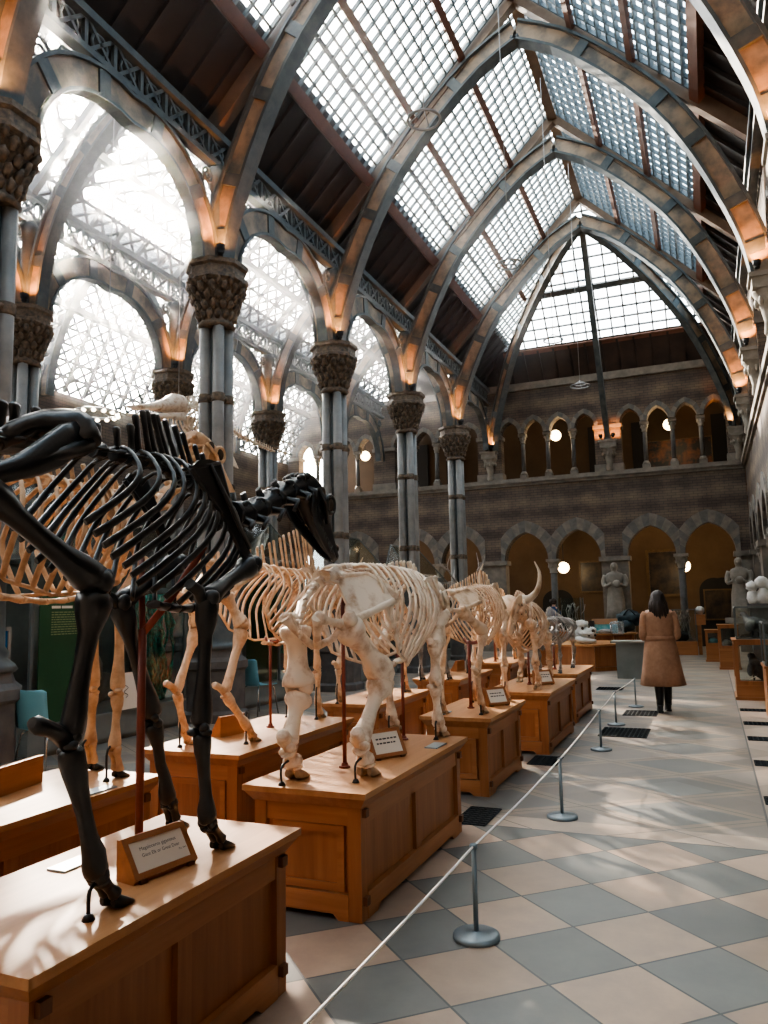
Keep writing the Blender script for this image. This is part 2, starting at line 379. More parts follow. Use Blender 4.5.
# ---- arcaded two-storey walls
def pointed(a, h, n):
    R = (a*a+h*h)/(2*a); c = R-a; pts = []
    th1 = math.atan2(h, c)
    for i in range(n+1):
        th = th1*i/n; pts.append((c - R*math.cos(th), R*math.sin(th)))
    right = [(-x, z) for x, z in reversed(pts[:-1])]
    return pts + right
def arcade(mapf, piers, name, lower_cat, trimno, ztop=9.35):
    brick, sill, tr = MB(), MB(), MB()
    def quadwall(mb, pts2, zt, t0, t1):
        for (s0, z0), (s1, z1) in zip(pts2, pts2[1:]):
            P = [mapf(s0,t0,z0), mapf(s1,t0,z1), mapf(s1,t0,zt), mapf(s0,t0,zt), mapf(s0,t1,z0), mapf(s1,t1,z1), mapf(s1,t1,zt), mapf(s0,t1,zt)]
            mb.add(P, [(0,1,2,3),(5,4,7,6),(4,5,1,0)])
    def bx(mb, s0, s1, t0, t1, z0, z1, m=0):
        P = [mapf(s,t,z) for z in (z0,z1) for s,t in ((s0,t0),(s1,t0),(s1,t1),(s0,t1))]
        mb.add(P, [(0,3,2,1),(4,5,6,7),(0,1,5,4),(1,2,6,5),(2,3,7,6),(3,0,4,7)], m)
    def vouss(c, a, h, zs, d, n, prot, lim=9):
        inn, outn = pointed(a, h, n), pointed(a+d, h+d*1.12, n)
        for k in range(len(inn)-1):
            cl = lambda q_: (max(-lim, min(lim, q_[0])), q_[1])
            q = [inn[k], inn[k+1], cl(outn[k+1]), cl(outn[k])]
            P = [mapf(c+x, -prot, zs+z) for x, z in q] + [mapf(c+x, .2, zs+z) for x, z in q]
            tr.add(P, [(0,1,2,3),(7,6,5,4),(0,4,5,1),(1,5,6,2),(2,6,7,3),(3,7,4,0)], 0 if k % 2 else 1)
    low, up = [], []
    p0, p1 = piers[0], piers[-1]
    bx(sill, p0, p1, -.12, .55, 5.80, 5.95); bx(sill, p0, p1, -.06, .5, 5.70, 5.80); bx(sill, p0, p1, -.09, .5, 9.10, 9.35)
    for a_, b_ in zip(piers, piers[1:]):
        mid = (a_+b_)/2
        edges = [a_]
        for sgn in (-1, 1):
            c = mid + sgn*.88; pts = [(c+x, 3.1+z) for x, z in pointed(.75, .97, 7)]
            quadwall(brick, [(edges[-1], 3.1), pts[0]], 5.8, 0, .45); quadwall(brick, pts, 5.8, 0, .45); edges.append(pts[-1][0])
            vouss(c, .75, .97, 3.1, .36, 7, .04, .879)
        quadwall(brick, [(edges[-1], 3.1), (b_, 3.1)], 5.8, 0, .45)
        low.append(mid)
        e = a_
        for k in (-1.305, -.435, .435, 1.305):
            c = mid + k; pts = [(c+x, 7.55+z) for x, z in pointed(.33, .47, 5)]
            quadwall(brick, [(e, 7.55), pts[0]], ztop, 0, .4); quadwall(brick, pts, ztop, 0, .4); e = pts[-1][0]
            vouss(c, .33, .47, 7.55, .15, 4, .035, .434)
        quadwall(brick, [(e, 7.55), (b_, 7.55)], ztop, 0, .4)
        up += [mid-.87, mid, mid+.87]
    for p in piers:
        bx(sill, p-.43, p+.43, .0, .45, .9, 3.0); bx(sill, p-.5, p+.5, -.08, .5, 0, .9); bx(sill, p-.5, p+.5, -.08, .5, 2.95, 3.1)
        bx(brick, p-.43, p+.43, .0, .4, 5.95, 7.45); bx(sill, p-.47, p+.47, -.05, .45, 7.42, 7.55); bx(sill, p-.47, p+.47, -.05, .42, 5.95, 6.2)
    w = struct(brick, 'wall_'+name, M['brick'])
    o = sill.build('string_course', M['stone'], w); o = tr.build('arch_stones', [M['stone'], M['stone_mid']], w)
    return low, up, bx
mapE = lambda s, t, z: (s, YE+t, z)
mapR = lambda s, t, z: (XR+t, s, z)
mapL = lambda s, t, z: (XW-t, s, z)
piersE = [XR - .02 - 4.09*k for k in range(5)][::-1]
piersR = [YE - BAY*k for k in range(7)][::-1]
lowE, upE, bxf = arcade(mapE, piersE, 'end', '', 1)
lowR, upR, bxr = arcade(mapR, piersR, 'right', '', 2)

# rooms behind the arcades
def cloister(bx, s0, s1, nm, depth=3.1):
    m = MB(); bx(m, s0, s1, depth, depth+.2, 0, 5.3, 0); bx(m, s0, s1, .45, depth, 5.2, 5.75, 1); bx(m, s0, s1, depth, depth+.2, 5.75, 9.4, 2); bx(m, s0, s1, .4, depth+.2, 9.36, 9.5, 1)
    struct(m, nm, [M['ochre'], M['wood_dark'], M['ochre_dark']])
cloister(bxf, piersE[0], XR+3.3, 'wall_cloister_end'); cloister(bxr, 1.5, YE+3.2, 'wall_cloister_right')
# plain left and back walls
b = MB(); b.box(XW-.3, XW, -7.2, YE+.4, 0, 7.3); struct(b, 'wall_left', M['brick'])
b = MB(); b.box(XW, XR+3.4, -7.4, -7.1, 0, 14); struct(b, 'wall_back', M['brick'])
b = MB(); b.box(XR, XR+.4, -7.2, piersR[0]+.43, 0, 9.4); struct(b, 'wall_right_front', M['brick'])
# arched dark doorways in the back of the cloister
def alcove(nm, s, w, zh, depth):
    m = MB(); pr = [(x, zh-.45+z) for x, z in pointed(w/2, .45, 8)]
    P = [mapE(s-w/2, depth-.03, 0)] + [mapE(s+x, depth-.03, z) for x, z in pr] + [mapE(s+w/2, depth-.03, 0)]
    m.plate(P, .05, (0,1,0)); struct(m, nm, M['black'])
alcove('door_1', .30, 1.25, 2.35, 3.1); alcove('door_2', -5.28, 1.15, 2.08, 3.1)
for k, s in enumerate((-2.45, .62)):
    pass
# tall dark openings on the upper gallery
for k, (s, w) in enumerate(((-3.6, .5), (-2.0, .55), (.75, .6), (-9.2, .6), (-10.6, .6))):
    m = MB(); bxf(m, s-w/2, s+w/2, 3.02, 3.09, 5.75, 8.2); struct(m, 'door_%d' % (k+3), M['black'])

# ---- arcade columns: one of each kind, then copies
def arcade_column(z0, zs, zc, zt, r, bb, name, matl):
    t = thing(name, '', 'column')
    m = MB(); m.box(-bb, bb, -bb, bb, z0, z0+(zs-z0)*.55); m.lathe((0,0,0), [(bb*.95, z0+(zs-z0)*.55), (bb*.98, z0+(zs-z0)*.7), (r*1.3, zs-.03), (r*1.02, zs)], 14); m.build('base', M['stone'], t)
    m = MB(); m.lathe((0,0,0), [(r, zs), (r*.97, (zs+zc)/2), (r*.92, zc)], 14); m.build('shaft', matl, t)
    m = MB(); m.lathe((0,0,0), [(r*.95, zc), (r*1.25, zc+.03), (r*1.1, zc+.06), (r*1.5, zc+(zt-zc)*.55), (bb*1.0, zt-.1), (bb*1.05, zt-.09)], 14, lobes=7, amp=.05)
    for k in range(8):
        a = 2*PI*k/8; rr = r*1.45; m.ball((rr*math.cos(a), rr*math.sin(a), zc+(zt-zc)*.5), (r*.3, r*.3, r*.55), 6, 4, jit=.012)
    m.box(-bb*1.1, bb*1.1, -bb*1.1, bb*1.1, zt-.09, zt); m.build('capital', M['stone_light'], t)
    return t
def place_col(proto, used, loc, label, group):
    o = proto if not used else copy_tree(proto)
    o.location = loc; tag(o, label, 'column', group); return o
pl = arcade_column(0, .5, 2.62, 3.1, .115, .2, 'arcade_column', M['stone_dark'])
pu = arcade_column(5.95, 6.22, 7.2, 7.55, .075, .125, 'gallery_column', M['stone_dark'])
n = 0
for k, s in enumerate(sorted(lowE, reverse=True)):
    place_col(pl, n, (s, YE+.2, 0), 'grey stone column between paired ground-floor arches of the end wall, %s from the right corner' % ORD[k], 'ground-floor arcade columns'); n += 1
for k, s in enumerate(sorted(lowR, reverse=True)):
    if s > 6: place_col(pl, n, (XR+.2, s, 0), 'ground-floor arcade column of the right wall, %s from the far corner' % ORD[k], 'ground-floor arcade columns')
n = 0
for k, s in enumerate(sorted(upE, reverse=True)):
    place_col(pu, n, (s, YE+.18, 0), 'slender gallery column of the end wall upper arcade, %s from the right corner' % ORD[k], 'gallery columns'); n += 1
for k, s in enumerate(sorted(upR, reverse=True)):
    if s > 12: place_col(pu, n, (XR+.18, s, 0), 'slender gallery column of the right wall, %s from the far corner' % ORD[k], 'gallery columns')

# ---- roof planes
def zr(o): return 9.50 + (4.15-o)*1.0
ZRIDGE = zr(0)
trim_n = [0]
def trim(mb, m, kind='structure'):
    trim_n[0] += 1; return struct(mb, 'trim_%d' % trim_n[0], m)
win_n = [0]
def clip(p, d, poly):
    """parameter interval of line p+t*d inside a convex ccw polygon"""
    lo, hi = -1e9, 1e9; n = len(poly)
    for i in range(n):
        a, c = poly[i], poly[(i+1) % n]; ex, ey = c[0]-a[0], c[1]-a[1]
        nx, ny = -ey, ex
        den = nx*d[0]+ny*d[1]; num = nx*(a[0]-p[0])+ny*(a[1]-p[1])
        if abs(den) < 1e-9:
            if num > 1e-9: return None
            continue
        t = num/den
        if den > 0: lo = max(lo, t)
        else: hi = min(hi, t)
    return (lo, hi) if hi-lo > .02 else None
def glazing(O, du, dv, poly, fams, glassm, barm, bw, bd):
    """fams: list of (direction, spacing, offset) line families in the (u,v) plane"""
    O, du, dv = V(O), V(du).normalized(), V(dv).normalized(); nrm = du.cross(dv).normalized()
    if nrm.z < 0: nrm = -nrm
    m = MB(); P = lambda u, v, h=0: O + du*u + dv*v + nrm*h
    for (d, sp, w, dep) in fams:
        L = math.hypot(*d); d = (d[0]/L, d[1]/L); nn = (-d[1], d[0])
        vals = [q[0]*nn[0]+q[1]*nn[1] for q in poly]; k0 = math.ceil((min(vals)+.01)/sp); k1 = math.floor((max(vals)-.01)/sp)
        for k in range(k0, k1+1):
            p = (nn[0]*sp*k, nn[1]*sp*k); c = clip(p, d, poly)
            if c: m.bar(P(p[0]+d[0]*c[0], p[1]+d[1]*c[0]), P(p[0]+d[0]*c[1], p[1]+d[1]*c[1]), w, dep, nrm)
    win_n[0] += 1
    w = struct(m, 'window_%d' % win_n[0], barm)
    g = MB(); g.add([P(u, v, .05) for u, v in poly], [list(range(len(poly)))]); g.build('window_glass', glassm, w)
    return w
GB, GT = M['glazebar'], M['glazebar_dark']
S2 = math.sqrt(2)
for side in (-1, 1):
    bd = MB(); X = lambda o: XC + side*o
    # boarded lower strip, planked
    bd.plate([(X(4.6), -7.1, zr(4.6)+.1), (X(4.6), YE+.4, zr(4.6)+.1), (X(3.1), YE+.4, zr(3.1)+.1), (X(3.1), -7.1, zr(3.1)+.1)], .06, (-side, 0, 1))
    for i in range(67):
        y0 = -7.1 + i*.5; bd.bar((X(4.55), y0, zr(4.55)+.05), (X(3.15), y0, zr(3.15)+.05), .09, .07, (-side, 0, 1))
    struct(bd, 'ceiling_left' if side < 0 else 'ceiling_right', M['board'])
    for a_, b_ in zip(YB, YB[1:]):
        poly = [(0,0), (BAY-.34,0), (BAY-.34, 3.1*S2), (0, 3.1*S2)]
        glazing((X(3.15), a_+.17, zr(3.15)), (0,1,0), (-side,0,1), poly, [((1,0), .245, .045, .085), ((0,1), .27, .04, .07)], M['roof_glass'], GB, .04, .08)
    # hip triangle beside the end glazing
    poly = [(0,0), (3.1,0), (0, 3.1*S2)]
    glazing((X(3.15), 22.27, zr(3.15)), (0,1,0), (-side,0,1), poly, [((1,0), .245, .045, .085), ((0,1), .27, .04, .07)], M['roof_glass'], GB, .04, .08)
    # purlins
    for o, w, h, mm in ((3.17, .16, .2, 'purlin'), (2.12, .09, .14, 'purlin'), (1.08, .09, .14, 'purlin')):
        y1 = 22.1 + (3.95-o if o < 3 else .9)
        t = MB(); t.bar((X(o), -7, zr(o)-.08), (X(o), y1, zr(o)-.08), w, h, (-side,0,1)); trim(t, M[mm])
    t = MB(); t.bar((X(2.62), -7, zr(2.62)+.02), (X(2.62), 23.2, zr(2.62)+.02), .06, .1, (-side,0,1)); trim(t, M['iron_dark'])  # dark bar added for the purlin-like shadow of the outer roof structure
    # rafters at the ribs
    for y in YB:
        t = MB(); t.bar((X(4.3), y, zr(4.3)-.02), (X(.02), y, zr(.02)-.02), .34, .2, (0,1,0)); 
        trim(t, M['rafter'])
t = MB(); t.bar((XC, -7, ZRIDGE-.05), (XC, 22.1, ZRIDGE-.05), .22, .3); trim(t, M['rafter'])
# hip end: boarded foot and big glazed triangle
hip = lambda o, x: (x, 22.1+o+.15, zr(o))
m = MB(); m.plate([hip(4.25, XC-4.4), hip(4.25, XC+4.4), hip(3.3, XC+4.4), hip(3.3, XC-4.4)], .06, (0,-1,1))
for i in range(17):
    x0 = XC-4.2+i*.525; a, c = V(hip(4.2, x0)), V(hip(3.35, x0)); m.bar(a-V((0,.04,.04)), c-V((0,.04,.04)), .09, .07, (0,-1,1))
struct(m, 'ceiling_end', M['board'])
W = 3.35
poly = [(-W+.0, 0), (W, 0), (0, W*S2)]
glazing(hip(3.35, XC), (1,0,0), (0,-1,1), poly, [((1,0), .36, .045, .08), ((0,1), .42, .045, .08)], M['roof_glass'], GT, .04, .08)
t = MB(); t.bar(hip(3.37, XC-3.3), hip(3.37, XC+3.3), .2, .16, (0,-1,1)); trim(t, M['purlin'])
t = MB(); t.bar(hip(2.0, XC-2.0), hip(2.0, XC+2.0), .12, .14, (0,-1,1)); trim(t, M['iron_dark'])

# ---- iron ribs
RIB = [(4.10,7.0),(4.02,7.5),(3.88,8.0),(3.58,8.8),(3.17,9.68),(2.6,10.6),(1.72,11.58),(.82,12.36),(0,12.80)]
def band(mb, pts, nrm, depth, width, mat=0):
    nrm = V(nrm).normalized(); o = len(mb.v); n = len(pts); pts = [V(p) for p in pts]
    for i, p in enumerate(pts):
        t = (pts[min(i+1, n-1)]-pts[max(i-1, 0)]).normalized(); q = t.cross(nrm).normalized()*depth/2; w = nrm*width/2
        mb.v += [p-q-w, p+q-w, p+q+w, p-q+w]
    for i in range(n-1):
        a = o+4*i
        for k in range(4):
            mb.f.append([a+k, a+(k+1) % 4, a+4+(k+1) % 4, a+4+k]); mb.m.append(mat); mb.sm.append(False)
    mb.f += [[o+3,o+2,o+1,o], [o+4*(n-1)+k for k in range(4)]]; mb.m += [mat]*2; mb.sm += [False]*2
def rib(name, label, pts, nrm, depth=.40, width=.20, group=None, collars=6, webm=None):
    nrm = V(nrm).normalized(); pts = [V(p) for p in pts]; n = len(pts)
    t = thing(name, label, 'arch', pts[0], group)
    m = MB(); band(m, pts, nrm, depth, width*.55); m.build('web', webm or M['ribweb'], t)
    fl = MB()
    for sg in (-1, 1):
        off = []
        for i, p in enumerate(pts):
            tt = (pts[min(i+1, n-1)]-pts[max(i-1, 0)]).normalized(); off.append(p + tt.cross(nrm).normalized()*sg*depth/2)
        f = fl if sg > 0 else MB(); band(f, off, nrm, .05, width*1.15)
        f.build('flange', M['iron'], t)
    for k in range(1, collars):
        c = MB(); i = int((n-1)*k/collars); tt = (pts[i+1]-pts[i]).normalized()
        band(c, [pts[i]-tt*.1, pts[i]+tt*.1], nrm, depth*.98, width*.9); c.build('collar', M['iron'], t)
    return t
def transverse(y, side, n=17):
    k = .975 if side > 0 else 1
    return [V((XC+side*k*p.x, y, p.y)) for p in smooth_pts([(o, z, 0) for o, z in RIB], n)]
nm = ['nearest', 'second nearest', 'third nearest', 'fourth nearest', 'farthest, at the hip']
for k, y in enumerate(VIS):
    for side, w in ((-1, 'left'), (1, 'right')):
        rib('roof_rib', 'curved iron roof rib, %s side of the nave, %s' % (w, nm[k]), transverse(y, side), (0,1,0), .36, .26, 'iron roof ribs of the nave')
for side, w in ((-1, 'left'), (1, 'right')):
    P = [V((XC+side*p.x*.96, 22.1+p.x*.96, p.y)) for p in smooth_pts([(o, z, 0) for o, z in RIB], 15)]
    rib('hip_rib', 'curved iron hip rib running from the ridge to the far %s corner' % w, P, (-side*1, 1, 0), .34, .2, 'hip ribs')
t = thing('iron_post', 'straight blue-grey iron post descending the middle of the glazed hip end', 'post', (XC, 26.1, 7.0))
m = MB(); m.bar((XC, 22.3, 12.9), (XC, 26.05, 7.05), .17, .2, (0,1,0)); m.build('post_shaft', M['iron'], t)
m = MB(); m.lathe((XC, 26.06, 6.9), [(.1, 0), (.16, .05), (.12, .2), (.1, .3)], 10); m.build('foot', M['iron'], t)

# ---- longitudinal arches, girders
def longit(x, y0, y1, h=1.42, n=10, zs=7.0):
    c = (y0+y1)/2; a = (y1-y0)/2-.28
    return [V((x, c+p, zs+z)) for p, z in pointed(a, h, n)]
def girder(x, y0, y1, z0, z1, nm='trim'):
    m = MB()
    m.bar((x, y0, z0), (x, y1, z0), .16, .09); m.bar((x, y0, z1), (x, y1, z1), .2, .12)
    n = int((y1-y0)/.52); st = (y1-y0)/n; hz = (z1-z0)
    for i in range(n):
        ya = y0+i*st; m.bar((x, ya, z0), (x, ya+st, z1), .05, .06, (1,0,0)); m.bar((x, ya, z1), (x, ya+st, z0), .05, .06, (1,0,0)); m.bar((x, ya, z0), (x, ya, z1), .06, .06, (1,0,0))
        m.tube([(x, ya+st/2+.14*math.cos(2*PI*k/10), (z0+z1)/2+.14*math.sin(2*PI*k/10)) for k in range(11)], .022, 5, cap=False)
    trim(m, M['iron'])
def spandrel(x, y, sgn, mb):
    # scrolled ironwork over the arch shoulders
    for (dy, z, r) in ((.55, 8.2, .2), (.95, 8.42, .12), (.35, 7.75, .11), (.28, 8.45, .11), (1.3, 8.55, .08)):
        c = (x, y+sgn*dy, z)
        mb.tube([(c[0], c[1]+r*math.cos(2*PI*k/12), c[2]+r*math.sin(2*PI*k/12)) for k in range(13)], .024, 5, cap=False)
        mb.tube([(c[0], c[1]+r*.5*math.cos(2*PI*k/8), c[2]+r*.5*math.sin(2*PI*k/8)) for k in range(9)], .02, 5, cap=False)
YC = [1.45] + VIS + [26.2]
for (x, tag_) in ((XL, 'nave'), (XA, 'aisle')):
    for k, (a_, b_) in enumerate(zip(YC, YC[1:])):
        P = longit(x, a_, b_)
        L = 'pointed iron arch along the %s arcade, %s bay from the front' % ('left nave' if tag_ == 'nave' else 'far aisle', ORD[k])
        rib('arcade_arch', L, P, (1,0,0), .40, .17, 'arches along the %s arcade' % tag_, 5)
        s = MB()
        spandrel(x, a_, 1, s); spandrel(x, b_, -1, s); trim(s, M['iron'])
    girder(x, -6.8, 26.2, 8.72, 9.22)
girder(XR-.1, -6.8, 26.2, 8.95, 9.35)

# ---- aisle roofs and arches
def zai(dx): return 9.25 + (2.06-abs(dx))*.95
ZOUT = 7.3
for ai, (xa, xb) in enumerate(((XA, XL), (XW, XA))):
    xm = (xa+xb)/2
    for side in (-1, 1):
        for i, (a_, b_) in enumerate(zip(YB+[YE], (YB+[YE])[1:])):
            low = ai == 1 and side < 0; ln = math.hypot(2.0, zai(0)-.03-ZOUT) if low else math.hypot(2.0, 1.9)
            poly = [(0,0), (b_-a_-.2,0), (b_-a_-.2, ln), (0, ln)]
            fams = [((1,0), .40, .075, .08), ((1,.9), .29, .055, .05), ((1,-.9), .29, .055, .05), ((0,1), .68, .08, .09)]
            glazing((xm+side*2.03, a_+.1, ZOUT if low else zai(2.03)), (0,1,0), (-side*2.0,0,zai(0)-.03-ZOUT if low else 1.9), poly, fams, M['aisle_glass'], GT, .04, .06)
        zz = (ZOUT+zai(0))/2-.1 if ai == 1 and side < 0 else zai(1.05)-.1
        t = MB(); t.bar((xm+side*1.05, -7, zz), (xm+side*1.05, YE, zz), .1, .16); trim(t, M['iron_dark'])
    t = MB(); t.bar((xm, -7, zai(0)-.1), (xm, YE, zai(0)-.1), .14, .22); trim(t, M['iron_dark'])
    m = MB(); m.plate([(xa, YE+.2, 9.2), (xb, YE+.2, 9.2), (xm, YE+.2, 11.3)], .2, (0,1,0)); struct(m, 'wall_gable_%d' % (ai+1), M['board'])
    for k, y in enumerate(VIS):
        P = [V((xm+p, y, 7.0+z)) for p, z in pointed(1.82, 3.3, 9)]
        rib('aisle_arch', 'tall pointed iron arch crossing the %s aisle, %s from the front' % (('near', 'outer')[ai], ORD[k]), P, (0,1,0), .28, .2, 'arches across the aisles', 7)
        t = MB(); t.bar((xa, y, ZOUT if ai else 9.25), (xm, y, 11.12), .12, .16); t.bar((xb, y, 9.25), (xm, y, 11.12), .12, .16); trim(t, M['iron_dark'])

# ---- clustered iron columns
def column_proto():
    t = thing('iron_column', '', 'column')
    m = MB(); m.lathe((0,0,0), [(.52,0),(.52,.12),(.46,.16),(.46,.72),(.50,.76),(.50,.86),(.43,.92),(.40,1.0),(.40,1.02)], 8, smooth=False); m.build('pedestal', M['stone_dark'], t)
    m = MB(); m.lathe((0,0,0), [(.40,1.02),(.43,1.05),(.40,1.10),(.33,1.16),(.34,1.22),(.30,1.28),(.29,1.9),(.31,1.94),(.31,2.0),(.27,2.06),(.26,2.1)], 20); m.build('base', M['iron'], t)
    for k in range(4):
        a = PI/4 + k*PI/2; m = MB(); m.lathe((.175*math.cos(a), .175*math.sin(a), 0), [(.115,2.05),(.095,2.2),(.092,4.2),(.088,6.05)], 14); m.build('shaft', M['shaft'], t)
    m = MB(); m.lathe((0,0,0), [(.12,2.05),(.12,6.1)], 10); m.build('core', M['iron'], t)
    m = MB()
    for z in (2.97, 4.78):
        for k in range(4):
            a = PI/4 + k*PI/2; m.lathe((.175*math.cos(a), .175*math.sin(a), z), [(.093,0),(.108,.015),(.098,.045),(.112,.07),(.098,.095),(.108,.125),(.093,.14)], 12)
        m.lathe((0,0,z+.02), [(.14,0),(.19,.03),(.19,.08),(.14,.11)], 12)
    m.build('ring', M['capital'], t)
    m = MB(); m.lathe((0,0,0), [(.26,5.98),(.30,6.03),(.25,6.08),(.26,6.2),(.33,6.45),(.42,6.66),(.44,6.68)], 16)
    for row, (zz, rr, sz) in enumerate(((6.16,.275,.085),(6.30,.315,.085),(6.43,.36,.085),(6.56,.41,.09),(6.64,.45,.06))):
        for k in range(14):
            a = 2*PI*(k+.5*row)/14; rot = Matrix.Rotation(a, 3, 'Z') @ Matrix.Rotation(.5, 3, 'Y')
            m.ball((rr*math.cos(a), rr*math.sin(a), zz), (sz*.5, sz*.62, sz*1.0), 6, 5, rot=rot, jit=.035)
    m.build('capital', M['capital'], t)
    m = MB(); m.lathe((0,0,0), [(.46,6.67),(.50,6.70),(.50,6.76),(.45,6.78),(.45,6.9),(.50,6.93),(.50,7.0)], 8, smooth=False); m.build('abacus', M['capital'], t)
    m = MB(); m.lathe((0,0,0), [(.16,7.0),(.13,7.3),(.12,8.3),(.17,8.4),(.2,8.55),(.14,8.7)], 10); m.build('finial', M['iron'], t)
    return t
cp = column_proto(); first = True
for (x, w) in ((XL, 'left nave'), (XA, 'far aisle')):
    for k, y in enumerate(VIS):
        o = cp if first else copy_tree(cp); first = False
        o.location = (x, y, 0)
        tag(o, 'clustered iron column with leafy capital in the %s arcade, %s from the front' % (w, ORD[k]), 'column', 'clustered iron columns')
# corbels on the right and end walls
def corbel_proto():
    t = thing('wall_corbel', '', 'corbel')
    m = MB(); m.box(-.26,.26,-.26,.26,6.72,6.98); m.box(-.3,.3,-.3,.3,6.9,6.98); m.build('block', M['stone_light'], t)
    m = MB(); m.lathe((0,0,0), [(.08,5.95),(.12,6.0),(.10,6.2),(.15,6.45),(.25,6.68),(.27,6.72)], 10)
    for k in range(8):
        a = 2*PI*k/8; m.ball((.19*math.cos(a), .19*math.sin(a), 6.52), (.05,.05,.09), 6, 4, jit=.02)
    m.build('bracket', M['stone_light'], t); return t
cb = corbel_proto(); first = True
spots = [(XR-.05, y, 'stone corbel under a roof rib on the right wall, %s from the front' % ORD[k]) for k, y in enumerate(VIS)] + [(XR-.15, YE-.12, 'stone corbel in the far right corner under the hip rib'), (XC, YE-.05, 'stone corbel under the iron post in the middle of the end wall'), (XL, YE-.05, 'stone corbel at the far left end of the nave under the hip rib')]
for x, y, L in spots:
    o = cb if first else copy_tree(cb); first = False; o.location = (x, y, 0); tag(o, L, 'corbel', 'stone corbels')

# ---- uplights with lamps
def uplight_proto():
    t = thing('uplight', '', 'uplight')
    m = MB(); m.lathe((0,0,0), [(.035,0),(.045,.01),(.045,.03),(.035,.04),(.06,.06),(.07,.14),(.062,.14),(.05,.08)], 10); m.build('housing', M['black'], t); return t
up = uplight_proto(); first = True
def uplight(loc, aim, label, energy):
    global first
    o = up if first else copy_tree(up); first = False; o.location = loc; tag(o, label, 'lamp', 'uplights')
    L = bpy.data.lights.new('uplight_lamp', 'SPOT'); L.energy = energy*1.5; L.color = (1,.36,.10); L.spot_size = 1.5; L.spot_blend = .6; L.shadow_soft_size = .05
    lo = bpy.data.objects.new('uplight_lamp', L); COL.objects.link(lo); lo.parent = o
    lo.location = (0,0,.16); d = V(aim)-V(loc)-V((0,0,.16)); lo.rotation_euler = d.to_track_quat('-Z', 'Y').to_euler()
first = True
for k, y in enumerate(VIS):
    uplight((XL+.30, y-.34, 7.0), (XL+.24, y+.0, 7.7), 'small uplight on the left nave column, %s from the front, under the roof rib' % ORD[k], 60)
    uplight((XL+.30, y-.42+.0, 7.0) if False else (XL+.36, y-.62+.2, 7.0), (XL+.05, y-.52, 7.7), 'small uplight on the left nave column, %s from the front, under the arcade arch' % ORD[k], 45)
    uplight((XA+.36, y-.36, 7.0), (XA+.2, y-.0, 7.8), 'small uplight on the far aisle column, %s from the front' % ORD[k], 60)
    uplight((XR-.22, y-.34, 7.0), (XR-.16, y+.0, 7.7), 'small uplight on the right wall corbel, %s from the front' % ORD[k], 60)
uplight((XC-.2, YE-.42, 7.0), (XC-.24, YE, 7.3), 'small uplight left of the iron post on the end wall', 30)
uplight((XC+.2, YE-.42, 7.0), (XC+.24, YE, 7.3), 'small uplight right of the iron post on the end wall', 30)
uplight((XL+.2, YE-.5, 7.0), (XL+.2, YE-.1, 7.6), 'small uplight at the far left corner of the nave', 45)
uplight((XR-.35, YE-.5, 7.0), (XR-.3, YE-.1, 7.6), 'small uplight at the far right corner of the nave', 45)
